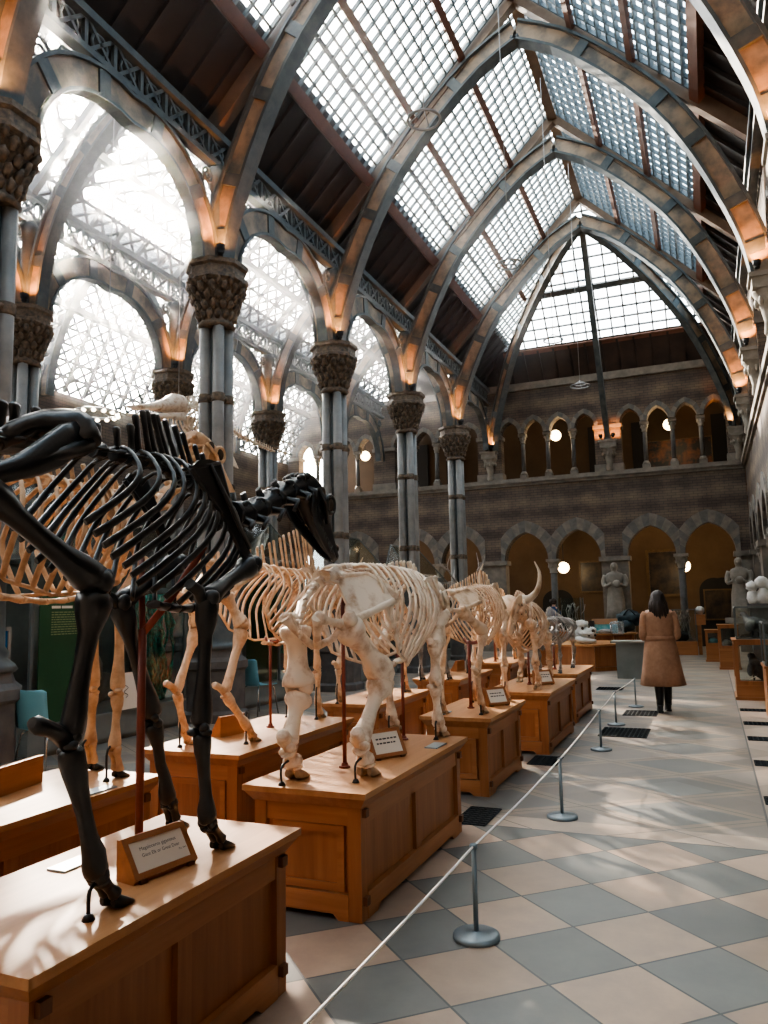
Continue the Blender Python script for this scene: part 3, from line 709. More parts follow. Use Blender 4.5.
# ================================================================== plinths
def plinth(name, label, x0, x1, y0, y1, H=.65, npan=2, group='oak display plinths'):
    """oak plinth: overhanging top, frame, sunk panels, pegs; local origin at the floor centre"""
    xc, yc = (x0+x1)/2, (y0+y1)/2
    t = thing(name, label, 'plinth', (xc, yc, 0), group)
    o = .05; a0, a1, b0, b1 = x0+o, x1-o, y0+o, y1-o
    m = MB(); m.box(x0, x1, y0, y1, H-.03, H); m.frustum(x0+.004, x1-.004, y0+.004, y1-.004, H-.03, H-.0301, 0)
    m.build('top', M['wood_top'], t)
    m = MB()
    m.add([(x0+.006,y0+.006,H-.03),(x1-.006,y0+.006,H-.03),(x1-.006,y1-.006,H-.03),(x0+.006,y1-.006,H-.03),(a0-.005,b0-.005,H-.085),(a1+.005,b0-.005,H-.085),(a1+.005,b1+.005,H-.085),(a0-.005,b1+.005,H-.085)],
          [(0,4,5,1),(1,5,6,2),(2,6,7,3),(3,7,4,0)]); m.build('moulding', M['wood_y'], t)
    m = MB(); e = .03; m.box(a0+e, a1-e, b0+e, b1-e, .05, H-.05); m.build('panel', M['wood_z'], t)
    s = .075
    for xx in (a0, a1-s):
        for yy in (b0, b1-s):
            m = MB(); m.box(xx, xx+s, yy, yy+s, .0, H-.085); m.build('corner_stile', M['wood_z'], t)
    for q4, mm in (((a0+s, a1-s, b0+.006, b0+.03), 'wood_x'), ((a0+s, a1-s, b1-.03, b1-.006), 'wood_x'), ((a1-.03, a1-.006, b0+s, b1-s), 'wood_y'), ((a0+.006, a0+.03, b0+s, b1-s), 'wood_y')):
        r = MB(); r.box(*q4, H-.18, H-.085); r.build('top_rail', M[mm], t)
    bz = .13
    for (p, q) in ((a1-.03, a1+.004), (a0-.004, a0+.03)):
        r = MB()
        P = [(p, b0+s, bz), (p, b0+s, .0), (p, b0+s+.12, .0), (p, b0+s+.16, .03), (p, b1-s-.16, .03), (p, b1-s-.12, 0), (p, b1-s, 0), (p, b1-s, bz)]
        n = len(P); r.add(P + [(q, yy, zz) for _, yy, zz in P], [list(range(n)), list(reversed(range(n, 2*n)))] + [[i, n+i, n+(i+1) % n, (i+1) % n] for i in range(n)]); r.build('base_rail', M['wood_y'], t)
    for (p, q) in ((b0-.004, b0+.03), (b1-.03, b1+.004)):
        r = MB()
        P = [(a0+s, p, bz), (a0+s, p, 0), (a0+s+.06, p, 0), (a0+s+.09, p, .03), (a1-s-.09, p, .03), (a1-s-.06, p, 0), (a1-s, p, 0), (a1-s, p, bz)]
        n = len(P); r.add(P + [(xx, q, zz) for xx, _, zz in P], [list(range(n)), list(reversed(range(n, 2*n)))] + [[i, n+i, n+(i+1) % n, (i+1) % n] for i in range(n)]); r.build('base_rail', M['wood_x'], t)
    for k in range(1, npan):
        yy = b0+s + (b1-b0-2*s)*k/npan
        for xx in (a1-.03, a0+.006):
            m = MB(); m.box(xx, xx+.024, yy-.04, yy+.04, bz, H-.18); m.build('stile', M['wood_z'], t)
    # door frame on the near end
    m = MB(); ix0, ix1 = a0+s+.03, a1-s-.03
    for (u0, u1, z0, z1) in ((ix0, ix1, H-.225, H-.185), (ix0, ix1, bz+.005, bz+.045), (ix0, ix0+.04, bz+.045, H-.225), (ix1-.04, ix1, bz+.045, H-.225)): m.box(u0, u1, b0+.014, b0+.032, z0, z1)
    m.build('end_door', M['wood_x'], t)
    for yy in (b0+.04, b1-.04):
        for zz in (H-.115, .1):
            m = MB(); m.box(a1, a1+.022, yy-.021, yy+.021, zz-.021, zz+.021); m.build('peg', M['peg'], t)
    return t
NR = [('nearest oak plinth under the dark skeleton', -2.45, -1.71, 1.60, 3.06),
      ('oak plinth with two-panel side under the broad-hipped pale skeleton', -2.43, -1.69, 3.69, 5.50),
      ('third oak plinth of the aisle-side row, under a humped pale skeleton', -2.40, -1.76, 6.40, 7.72),
      ('fourth oak plinth of the aisle-side row, under the long-horned skeleton', -2.38, -1.63, 8.35, 10.05),
      ('fifth oak plinth of the aisle-side row, under a small grey skeleton', -2.38, -1.70, 10.60, 12.20)]
NL = [('oak plinth at the left edge behind the nearest one, under a rib cage', -3.78, -3.03, 1.75, 3.77),
      ('second oak plinth of the back row, under the pale skeleton with tall back spines', -3.74, -2.92, 4.40, 5.98+.2),
      ('third oak plinth of the back row, seen behind the broad-hipped skeleton', -3.68, -3.02, 7.00, 8.45),
      ('fourth oak plinth of the back row, under the antlered skeleton', -3.68, -3.02, 9.6, 11.2),
      ('farthest oak plinth of the back row', -3.68, -3.02, 12.4, 13.8)]
for L, *q in NR + NL: plinth('display_plinth', L, *q, npan=2)

# ================================================================== skeletons
def bone(mb, p0, p1, rm, r0, r1, n=9, bow=None, flat=1.0, mat=0, jit=.006):
    p0, p1 = V(p0), V(p1); pts, rad = [], []
    prof = [(0,.55,0),(.03,.9,0),(.09,1,0),(.18,.78,0),(.3,.15,1),(.5,0,1),(.68,.1,1),(.82,.75,2),(.91,1,2),(.97,.92,2),(1,.55,2)]
    for t, w, sd in prof:
        p = p0.lerp(p1, t)
        if bow is not None: p = p + V(bow)*math.sin(PI*t)
        if sd == 0: r = rm + (r0-rm)*w if w > .16 else rm
        elif sd == 2: r = rm + (r1-rm)*w
        else: r = rm*(1 + .12*abs(t-.5)/.2)
        if t in (0, 1): r *= .75
        pts.append(p); rad.append((r, r*flat))
    mb.tube(pts, rad, n, jit=jit, mat=mat, ref=(1,.01,0))
def condyles(mb, p, r, dx=.6, mat=0):
    for s in (-1, 1): mb.ball((p[0]+s*r*dx, p[1], p[2]), (r*.75, r*.95, r*.9), 8, 6, mat=mat, jit=.006)
def hoof(mb, x, y, z, s, split=True):
    for sg in ((-1, 1) if split else (0,)):
        w = s*.34 if split else s*.55; cx = x+sg*s*.36
        P = []
        for (yy, zz, ww, hh) in ((-.55, .42, .5, .25), (-.15, .38, .9, .38), (.35, .25, 1, .25), (.8, .12, .75, .12), (1.0, .05, .3, .05)):
            ring = []
            for k in range(8):
                a = 2*PI*k/8; zq = zz*s + hh*s*math.sin(a)
                ring.append((cx + w*ww*math.cos(a), y + yy*s, max(z+.002, z + zq)))
            P.append(ring)
        mb.loft(P)
def skull_part(parent, poll, nose, w, depth, bm, jawang=None, horns=None, orb=.30):
    """poll/nose world points in the mid plane; w half width, depth of the face"""
    poll, nose = V(poll), V(nose); ax = nose-poll; L = ax.length; ax.normalize()
    sx = V((1,0,0)); up = sx.cross(ax).normalized()
    if up.z < 0 and abs(ax.z) < .7: up = -up
    if abs(ax.z) >= .7 and up.y*1 < 0 and ax.y >= 0: up = -up
    m = MB(); rings = []
    for t, ww, top, bot in ((0,.45,.10,.32),(.06,.72,.22,.45),(.16,.92,.30,.55),(.27,1.0,.34,.55),(.36,1.02,.33,.52),(.44,.80,.28,.56),(.56,.62,.22,.53),(.72,.48,.15,.42),(.86,.42,.10,.28),(.96,.36,.05,.16),(1,.22,.0,.10)):
        c = poll + ax*L*t; ring = []
        for k in range(14):
            a = 2*PI*k/14; h = top if math.sin(a) > 0 else bot
            ring.append(c + sx*w*ww*math.cos(a)*(1 if math.sin(a) > -.2 else .8) + up*depth*h*math.sin(a))
        rings.append(ring)
    m.loft(rings)
    for s in (-1, 1):
        c = poll + ax*L*.36 + sx*s*w*.9 + up*depth*.02
        m.ball(c, (w*.28, L*.075, L*.075), 10, 7, mat=1)
        rr = L*.085
        m.tube([c + sx*s*w*.12 + ax*rr*math.cos(2*PI*k/12) + up*rr*math.sin(2*PI*k/12) for k in range(13)], w*.13, 6, cap=False)
        # cheek bone and nasal opening
        m.tube([poll+ax*L*.12+sx*s*w*.95-up*depth*.2, poll+ax*L*.3+sx*s*w*1.12-up*depth*.22, poll+ax*L*.5+sx*s*w*.75-up*depth*.25], w*.14, 6)
        m.ball(poll + ax*L*.88 + sx*s*w*.26 + up*depth*.06, (w*.16, L*.06, L*.04), 8, 6, mat=1)
        m.ball(poll + ax*L*.2 + sx*s*w*.93 - up*depth*.05, (w*.12, L*.05, L*.05), 8, 6, mat=1)
        for k in range(6):
            c = poll + ax*L*(.5+.06*k) + sx*s*w*(.5-.02*k) - up*depth*(.46-.035*k); m.ball(c, (w*.12, L*.026, L*.035), 6, 4)
    sk = m.build('skull', [bm, M['socket']], parent)
    j = MB()
    for s in (-1, 1):
        P = [poll+ax*L*.17+sx*s*w*.85-up*depth*.30, poll+ax*L*.22+sx*s*w*.82-up*depth*.58, poll+ax*L*.36+sx*s*w*.66-up*depth*.64, poll+ax*L*.6+sx*s*w*.44-up*depth*.48, poll+ax*L*.82+sx*s*w*.32-up*depth*.30, poll+ax*L*.97+sx*s*w*.18-up*depth*.14]
        Q = smooth_pts(P, 11); j.tube(Q, [(.08*depth+.17*depth*(1-k/10)**.7, w*.11) for k in range(11)], 8, ref=up)
        for k in range(5):
            c = poll + ax*L*(.45+.07*k) + sx*s*w*(.54-.05*k) - up*depth*(.46-.04*k); j.ball(c, (w*.1, L*.026, L*.03), 6, 4)
    j.build('mandible', bm, sk)
    return sk, ax, up
def skeleton(name, label, bm, xc, y0, zb, S, group=None, hoofm=None, fine=True, flip=1):
    """S: profile points in world Y and height over the plinth; flip=-1 mirrors the animal about y0 so that it faces the viewer"""
    t = thing(name, label, 'skeleton', (xc, y0, zb), group)
    hoofm = hoofm or bm
    P = lambda x, y, z: V((xc+x, y0 + flip*(y-y0), zb+z))
    r = S['r']                                     # general bone gauge
    # ---- spine
    sp = smooth_pts([P(0, y, z) for y, z in S['spine']], 60)
    nv = S['nv']; m = MB(); top = []
    for i in range(nv):
        u = i/(nv-1); q = sp[int(u*59)]; q2 = sp[min(59, int(u*59)+1)]; q0 = sp[max(0, int(u*59)-1)]; tg = (q2-q0).normalized()
        step = (sp[-1]-sp[0]).length/nv
        m.tube([q-tg*step*.46, q-tg*step*.3, q, q+tg*step*.3, q+tg*step*.46], [r*1.15, r*1.3, r*.95, r*1.3, r*1.15], 8, jit=.004)
        h = lin(S['nspine'], u); lean = lin(S.get('lean', [(0, .15), (1, -.6)]), u)
        d = (V((0, flip*lean, 1))).normalized(); w = lin(S.get('nspw', [(0, 1), (1, 1)]), u)
        e = q + d*(h + r*1.2)
        m.tube([q+d*r*.6, q+d*h*.35, q+d*h*.8, e-d*.01, e], [(r*.7*w, r*.35), (r*.55*w, r*.26), (r*.5*w, r*.24), (r*.62*w, r*.36), (r*.4*w, r*.2)], 6, ref=tg, jit=.003)
        top.append(e)
        tl = lin(S.get('trans', [(0, .09), (.35, .10), (.42, .03), (1, .03)]), u)*S.get('sc', 1)
        for s in (-1, 1): m.tube([q+V((s*r*.7, 0, 0)), q+V((s*tl*.6, 0, -.01)), q+V((s*tl, flip*.01, -.02))], [(step*.3, r*.3), (step*.22, r*.25), (step*.14, r*.2)], 6, ref=tg)
    m.build('vertebral_column', bm, t)
    # ---- neck
    if 'neck' in S:
        nk = smooth_pts([P(0, y, z) for y, z in S['neck']], 7*S.get('nn', 7)+1); m = MB()
        k = S.get('nn', 7); nr = S.get('nr', r*1.5)
        for i in range(k):
            a, b = nk[i*7], nk[i*7+7]; tg = (b-a).normalized(); f = 1.15-.25*i/k; dn = V((1,0,0)).cross(tg).normalized()
            if dn.z < 0: dn = -dn
            m.tube([a.lerp(b, .02), a.lerp(b, .2), a.lerp(b, .5), a.lerp(b, .8), a.lerp(b, .97)], [(nr*f, nr*f*1.2), (nr*1.05*f, nr*1.4*f), (nr*.72*f, nr*.9*f), (nr*1.1*f, nr*1.5*f), (nr*.8*f, nr*f)], 9, ref=dn, jit=.008)
            for s in (-1, 1):
                m.tube([a.lerp(b, .25)+V((s*nr*.6,0,0))-dn*nr*.3, a.lerp(b, .6)+V((s*nr*1.7,0,0))-dn*nr*.9, a.lerp(b, .15)+V((s*nr*1.9,0,0))-dn*nr*1.3], [nr*.5, nr*.4, nr*.2], 6, jit=.006)
                m.ball(a.lerp(b, .92)+V((s*nr*.8,0,0))+dn*nr*.8, (nr*.45, nr*.6, nr*.4), 7, 5, jit=.006)
            m.tube([a.lerp(b, .5)+dn*nr*.5, a.lerp(b, .4)+dn*nr*(1.9-.8*i/k)], [(nr*.7, nr*.25), (nr*.4, nr*.2)], 6, ref=tg)
        m.build('neck', bm, t)
    # ---- tail
    if 'tail' in S:
        tp = smooth_pts([P(0, y, z) for y, z in S['tail']], 12); m = MB()
        for i in range(11): m.tube([tp[i], tp[i].lerp(tp[i+1], .5), tp[i].lerp(tp[i+1], .9)], [r*(.95-.07*i), r*(.65-.045*i), r*(.9-.07*i)], 7)
        m.build('tail', bm, t)
    # ---- ribs
    R_ = S['ribs']; n = R_['n']; bt = R_['bot']
    for i in range(n):
        u = i/(n-1); q = sp[int((R_['u0'] + (R_['u1']-R_['u0'])*u)*59)]
        yb, zb_ = lin([(k/(len(bt)-1), p[0]) for k, p in enumerate(bt)], u), lin([(k/(len(bt)-1), p[1]) for k, p in enumerate(bt)], u)
        e = P(0, yb, zb_); w = lin(R_['w'], u); back = -flip*R_.get('back', .08); ew = lin(R_.get('ew', [(0, .75), (.5, .35), (1, .15)]), u)
        for s in (-1, 1):
            C = [q+V((s*r*.8, 0, r*.3)), q.lerp(e, .06)+V((s*w*.52, back*.35, R_.get('rise', .02))), q.lerp(e, .28)+V((s*w*.92, back*.9, 0)), q.lerp(e, .55)+V((s*w*1.0, back*1.0, 0)), q.lerp(e, .82)+V((s*w*(.45*ew+.5), back*.5, 0)), e+V((s*w*ew, 0, 0))]
            C = [C[0]] + [V((c_.x, q.y + (e.y-q.y)*f_**1.8 + (c_.y - (q.y+(e.y-q.y)*f_)), c_.z)) for c_, f_ in zip(C[1:-1], (.06,.28,.55,.82))] + [C[-1]]
            Q = smooth_pts(C, 15); rw = R_.get('rw', .014); rt = R_.get('rt', .007)
            m = MB(); m.tube(Q, [(rt*1.5, rw*.8)] + [(rt, rw*(.8+.45*k/14)) for k in range(13)] + [(rt, rw)], 6, ref=(1, 0, .001)); m.build('rib', bm, t)
    st = smooth_pts([P(0, y, z-.01) for y, z in S['stern']], 9); m = MB()
    for i in range(8): m.tube([st[i], st[i].lerp(st[i+1], .5), st[i].lerp(st[i+1], .9)], [(r*.8, r*1.5), (r*.55, r*1.0), (r*.8, r*1.5)], 7, ref=(0,0,1), jit=.005)
    # costal cartilage along the rib ends
    for s in (-1, 1):
        Q = []
        for k in range(9):
            u = k/8; yb, zb_ = lin([(i/(len(bt)-1), p[0]) for i, p in enumerate(bt)], u), lin([(i/(len(bt)-1), p[1]) for i, p in enumerate(bt)], u)
            Q.append(P(0, yb, zb_) + V((s*lin(R_['w'], u)*lin(R_.get('ew', [(0, .75), (.5, .35), (1, .15)]), u), 0, 0)))
        if S.get('cart', 1): m.tube(Q, r*.42, 6, jit=.006)
    m.build('sternum', bm, t)
    # ---- pelvis
    p_ = S['pelvis']; m = MB(); sac = P(0, *p_['sac'])
    for s in (-1, 1):
        il = P(s*p_['ilx'], *p_['ilium']); il2 = P(s*p_['il2x'], *p_['il2']); hp = P(s*p_['hipx'], *p_['hip']); isc = P(s*p_['isx'], *p_['isch']); pub = P(s*.015, *p_['pub'])
        sa = sac+V((s*r, 0, 0)); ed = smooth_pts([sa, il2, il], 7)
        nrm = (il-sa).cross(hp-sa)
        mid = hp.lerp((il+il2)/2, .45)
        if p_.get('th'):
            m.tube(smooth_pts([sa, sa.lerp(il2, .55), il2.lerp(il, .5), il], 9), [(r*1.2,r*1.6),(r*1.5,r*1.8),(r*1.7,r*1.9),(r*1.8,r*2.0),(r*1.9,r*2.1),(r*1.9,r*2.0),(r*1.7,r*1.8),(r*1.5,r*1.6),(r*1.1,r*1.2)], 10, jit=.012)
            m.tube(smooth_pts([hp, hp.lerp(il, .5), il2.lerp(il, .6)], 7), [(r*1.3,r*1.3),(r*1.2,r*1.1),(r*1.4,r*1.1),(r*1.8,r*1.1),(r*2.2,r*1.1),(r*2.2,r*1.0),(r*1.5,r*.8)], 10, jit=.008)
        else:
            m.plate([sa, il2, il2.lerp(il, .5)+(il2.lerp(il, .5)-hp)*.08, il, il.lerp(hp, .55).lerp(mid, .35), hp+V((0,0,r)), sa.lerp(hp, .55).lerp(mid, .3)], r*.75, nrm)
            m.tube([sa, il2, il2.lerp(il, .5)+(il2.lerp(il, .5)-hp)*.08, il], [r*.8, r*.7, r*.75, r*1.0], 7, jit=.01)
        m.tube([il, il.lerp(hp, .5), hp], [(r*.9, r*.6), (r*.9, r*.8), (r*1.3, r*1.3)], 8, jit=.005)
        m.ball(hp, (r*1.2, r*1.7, r*1.7), 10, 7)
        bone(m, hp, isc, r*.8, r*1.2, r*1.5); m.tube([hp, hp.lerp(pub, .5)-V((0,0,r)), pub], [r*1.1, r*.75, r*.9], 8, jit=.004); m.tube([isc, isc.lerp(pub, .5)-V((0,0,r*.5)), pub], [r*1.2, r*.8, r*.9], 8, jit=.004)
    m.tube([P(0, *p_['sac'])+V((0,-flip*.12,0)), P(0, *p_['sac'])+V((0,flip*.1,.01))], [(r*1.5, r*2.4), (r*1.5, r*3)], 8, ref=(0,0,1), jit=.01)
    m.build('pelvis', bm, t)
    # ---- limbs
    for lg in S['fore']:
        x, s = lg['x'], (1 if lg['x'] > 0 else -1); g = lg.get('g', 1)*r
        sc1, sc2, shd, elb, car, fet, hf = [lg[k] for k in ('sc1', 'sc2', 'sh', 'el', 'ca', 'fe', 'ho')]
        xs = lg.get('xs', x*.7)
        m = MB(); a, b_, c = P(xs, *sc1), P(xs*1.05, *sc2), P(x*.95, *shd)
        P1 = a.lerp(c, .55).lerp(b_.lerp(c, .55), .12); P2 = b_.lerp(c, .55).lerp(a.lerp(c, .55), .12)
        sg = (c-a.lerp(b_, .5)).normalized(); wd = (b_-a)
        poly = [a, a.lerp(b_, .35)-sg*.03, a.lerp(b_, .7)-sg*.025, b_, b_.lerp(c, .45).lerp(a.lerp(c, .45), .14), c+wd.normalized()*g*1.0-sg*.05, c-wd.normalized()*g*1.0-sg*.05, a.lerp(c, .45).lerp(b_.lerp(c, .45), .14)]
        m.plate(poly, g*.55, (1,0,.15))
        mi = a.lerp(b_, .62); m.tube([mi+V((s*g*.4,0,0)), mi.lerp(c, .4)+V((s*g*.9,0,0)), mi.lerp(c, .82)+V((s*g*1.1,0,0))], [(g*.25, g*.3), (g*.5, g*.32), (g*.6, g*.4)], 6)
        for q0, q1 in ((poly[0], poly[7]), (poly[3], poly[4]), (poly[0], poly[3])): m.tube([q0, q0.lerp(q1, .5), q1], g*.4, 6, jit=.004)
        m.ball(c-sg*.03, (g*1.0, g*1.3, g*1.2), 9, 6); m.build('scapula', bm, t)
        m = MB(); e, cp_, ft = P(x, *elb), P(x, *car), P(x, *fet); sh = P(x*.95, *shd)
        bone(m, sh, e, g*1.15, g*2.0, g*1.7); condyles(m, sh, g*1.6); condyles(m, e, g*1.5)
        bone(m, e, cp_, g*1.0, g*1.7, g*1.5, flat=1.2)
        if 'ol' in lg: ol = P(x, *lg['ol']); m.tube([e.lerp(cp_, .12), e.lerp(ol, .5), ol], [g*.8, g*.95, g*.85], 8, jit=.006)
        for k in range(5): m.ball(cp_ + V(((k % 2-.5)*g*1.7, flip*(k % 3-1)*g*.7, (k//2-1)*g*.95)), (g*.95, g*.95, g*.75), 7, 5, jit=.008)
        bone(m, cp_-V((0,0,g*1.0)), ft, g*.85, g*1.35, g*1.35, flat=1.15); condyles(m, ft, g*1.05, .7)
        h = P(x, *hf); hz = zb
        for s2 in (-1, 1): bone(m, ft+V((s2*g*.6,0,-g*.3)), V((h.x+s2*g*.7, h.y-flip*g*.6, zb+g*1.7)), g*.62, g*.95, g*.85)
        L_ = m.build('foreleg', bm, t)
        m = MB(); hoof(m, h.x, h.y, zb, flip*g*2.3 if False else g*2.3)
        if flip < 0: m.v = [V((q.x, 2*h.y-q.y, q.z)) for q in m.v]
        m.build('hoof', hoofm, L_)
    for lg in S['hind']:
        x, s = lg['x'], (1 if lg['x'] > 0 else -1); g = lg.get('g', 1)*r
        hp = P(s*p_['hipx']*1.1, *p_['hip']); kn, hk, ca, ft, hf = [P(x, *lg[k]) for k in ('kn', 'hk', 'cal', 'fe', 'ho')]
        kn = P(lg.get('xk', x*1.05), *lg['kn'])
        m = MB(); fm = lg.get('fem', 1.3)
        bone(m, hp, kn, g*fm, g*fm*1.75, g*fm*1.75); m.ball(hp+V((s*g*.6, 0, g*.8)), (g*1.3, g*1.4, g*1.4), 8, 6, jit=.008); condyles(m, kn, g*1.7); m.ball(kn+V((0, flip*g*2.0, g*.5)), (g*.9, g*.7, g*1.2), 8, 6)
        bone(m, kn+V((0,0,-g*1.2)), hk, g*1.1, g*2.2, g*1.45)
        m.tube([hk+V((0, 0, -g*.6)), hk.lerp(ca, .5), ca.lerp(hk, .12), ca], [g*1.2, g*.95, g*1.05, g*.6], 8, jit=.006)
        for k in range(5): m.ball(hk + V(((k % 2-.5)*g*1.4, flip*(k % 3-1)*g*.6, -(k//2)*g*.8)), (g*.9, g*.95, g*.75), 7, 5, jit=.008)
        bone(m, hk-V((0,0,g*1.2)), ft, g*.9, g*1.4, g*1.35, flat=1.15); condyles(m, ft, g*1.05, .7)
        for s2 in (-1, 1): bone(m, ft+V((s2*g*.6,0,-g*.3)), V((hf.x+s2*g*.7, hf.y-flip*g*.6, zb+g*1.7)), g*.62, g*.95, g*.85)
        L_ = m.build('hindleg', bm, t)
        m = MB(); hoof(m, hf.x, hf.y, zb, g*2.3)
        if flip < 0: m.v = [V((q.x, 2*hf.y-q.y, q.z)) for q in m.v]
        m.build('hoof', hoofm, L_)
        if lg.get('rod'):
            m = MB(); yr = hf.y-flip*g*4.2; m.tube([(hf.x, yr, zb), (hf.x, yr, zb+.02)], [.022, .012], 8); m.tube(smooth_pts([(hf.x, yr, zb), (hf.x, yr, zb+lg['rod']*.8), (hf.x, ft.y-flip*.01, zb+lg['rod'])], 8), .007, 6); m.build('foot_rod', M['rod'], t)
    for lg in S['fore']:
        if lg.get('rod'):
            x = lg['x']; h = P(x, *lg['ho']); ft = P(x, *lg['fe']); g = lg.get('g', 1)*r; yr = h.y-flip*g*4.0
            m = MB(); m.tube([(h.x, yr, zb), (h.x, yr, zb+.02)], [.022, .012], 8); m.tube(smooth_pts([(h.x, yr, zb), (h.x, yr, zb+lg['rod']*.8), (h.x, ft.y-flip*.01, zb+lg['rod'])], 8), .007, 6); m.build('foot_rod', M['rod'], t)
    # ---- skull
    if 'skull' in S:
        k = S['skull']; sk, ax, up_ = skull_part(t, P(0, *k['poll']), P(0, *k['nose']), k['w'], k['d'], bm)
        for s in (-1, 1):
            if 'horn' in k:
                m = MB(); Q = smooth_pts([V((xc+s*a, y0+flip*(b_-y0), zb+c)) for a, b_, c in k['horn']], 14); m.tube(Q, [k['hr']*(1-.9*i/13) for i in range(14)], 9); m.build('horn', M['horn'], sk)
            if 'antler' in k:
                m = MB()
                for br in k['antler']:
                    Q = smooth_pts([V((xc+s*a, y0+flip*(b_-y0), zb+c)) for a, b_, c in br], 10); m.tube(Q, [.017*(1-.75*i/9) for i in range(10)], 7)
                m.build('antler', bm, sk)
    # ---- mounting posts
    for (x, y, h, br) in S.get('posts', []):
        q = P(x, y, 0); m = MB(); m.tube([(q.x, q.y, zb), (q.x, q.y, zb+.012), (q.x, q.y, zb+.013), (q.x, q.y, zb+.03)], [.034, .034, .022, .018], 10, smooth=False)
        m.tube([(q.x, q.y, zb+.01), (q.x, q.y, zb+h)], S.get('pr', .0125), 8)
        for bx_, by_, bz_ in br:
            e = P(bx_, by_, bz_); m.tube(smooth_pts([(q.x, q.y, zb+h-.02), V((q.x, q.y, zb+h)).lerp(e, .5)+V((0,0,-.03)), e], 8), [(.016, .007)]*8, 6)
        m.build('support_post', M['post_red'], t)
    return t

ZB = .65
# 1. dark giant deer, facing away
S1 = dict(r=.026, nv=24, sc=1,
  spine=[(1.62,1.50),(1.88,1.54),(2.27,1.555),(2.5,1.56),(2.70,1.51),(2.95,1.43),(3.05,1.40)],
  nspine=[(0,.10),(.25,.07),(.37,.08),(.46,.17),(.6,.22),(.72,.25),(.82,.22),(.92,.13),(1,.06)], lean=[(0,.1),(.4,-.1),(.6,-.5),(1,-.55)], nspw=[(0,1.6),(.4,1.5),(.6,1.25),(1,1.25)],
  trans=[(0,.1),(.38,.13),(.46,.04),(1,.03)], cart=0,
  neck=[(3.03,1.40),(3.14,1.41),(3.32,1.47),(3.50,1.56),(3.66,1.615),(3.74,1.645)], nn=6, nr=.056,
  ribs=dict(n=13, u0=.31, u1=.90, bot=[(1.95,1.25),(2.07,1.14),(2.25,1.05),(2.58,.98),(2.90,1.02)], w=[(0,.21),(.35,.27),(.65,.22),(.8,.17),(1,.10)], rw=.0135, rt=.008, back=.0, rise=.02, ew=[(0,.8),(.4,.62),(.7,.35),(1,.15)]),
  stern=[(2.5,.99),(2.7,.97),(2.95,1.02),(3.05,1.1)],
  pelvis=dict(sac=(1.72,1.50), ilium=(1.90,1.50), ilx=.24, il2=(1.90,1.62), il2x=.13, hip=(1.52,1.33), hipx=.15, isch=(1.25,1.32), isx=.11, pub=(1.45,1.22), th=2.2),
  fore=[dict(x=.20, xs=.25, sc1=(2.40,1.50), sc2=(2.57,1.545), sh=(2.92,1.15), el=(2.585,1.0), ol=(2.47,1.055), ca=(2.555,.50), fe=(2.60,.125), ho=(2.69,0), g=1.02),
        dict(x=-.17, xs=-.16, sc1=(2.50,1.50), sc2=(2.64,1.53), sh=(2.86,1.17), el=(2.50,.99), ol=(2.40,1.03), ca=(2.72,.50), fe=(2.83,.12), ho=(2.88,0), g=1.0)],
  hind=[dict(x=.22, xk=.22, kn=(1.95,1.05), hk=(1.86,.57), cal=(1.71,.635), fe=(1.99,.12), ho=(2.07,0), rod=.10, g=1.05, fem=1.2),
        dict(x=-.2, xk=-.2, kn=(1.70,1.02), hk=(1.45,.57), cal=(1.30,.64), fe=(1.5,.12), ho=(1.60,0), g=1.05, fem=1.4)],
  skull=dict(poll=(3.74,1.70), nose=(4.14,1.24), w=.10, d=.21),
  posts=[(-.11,2.57,.88,[(.13,2.66,1.22),(-.2,2.66,1.2)])], pr=.017)
skeleton('deer_skeleton', 'near-black skeleton of a large deer standing on the nearest oak plinth', M['bone_dark'], -2.07, 2.3, ZB, S1, hoofm=M['hoof_dark'])

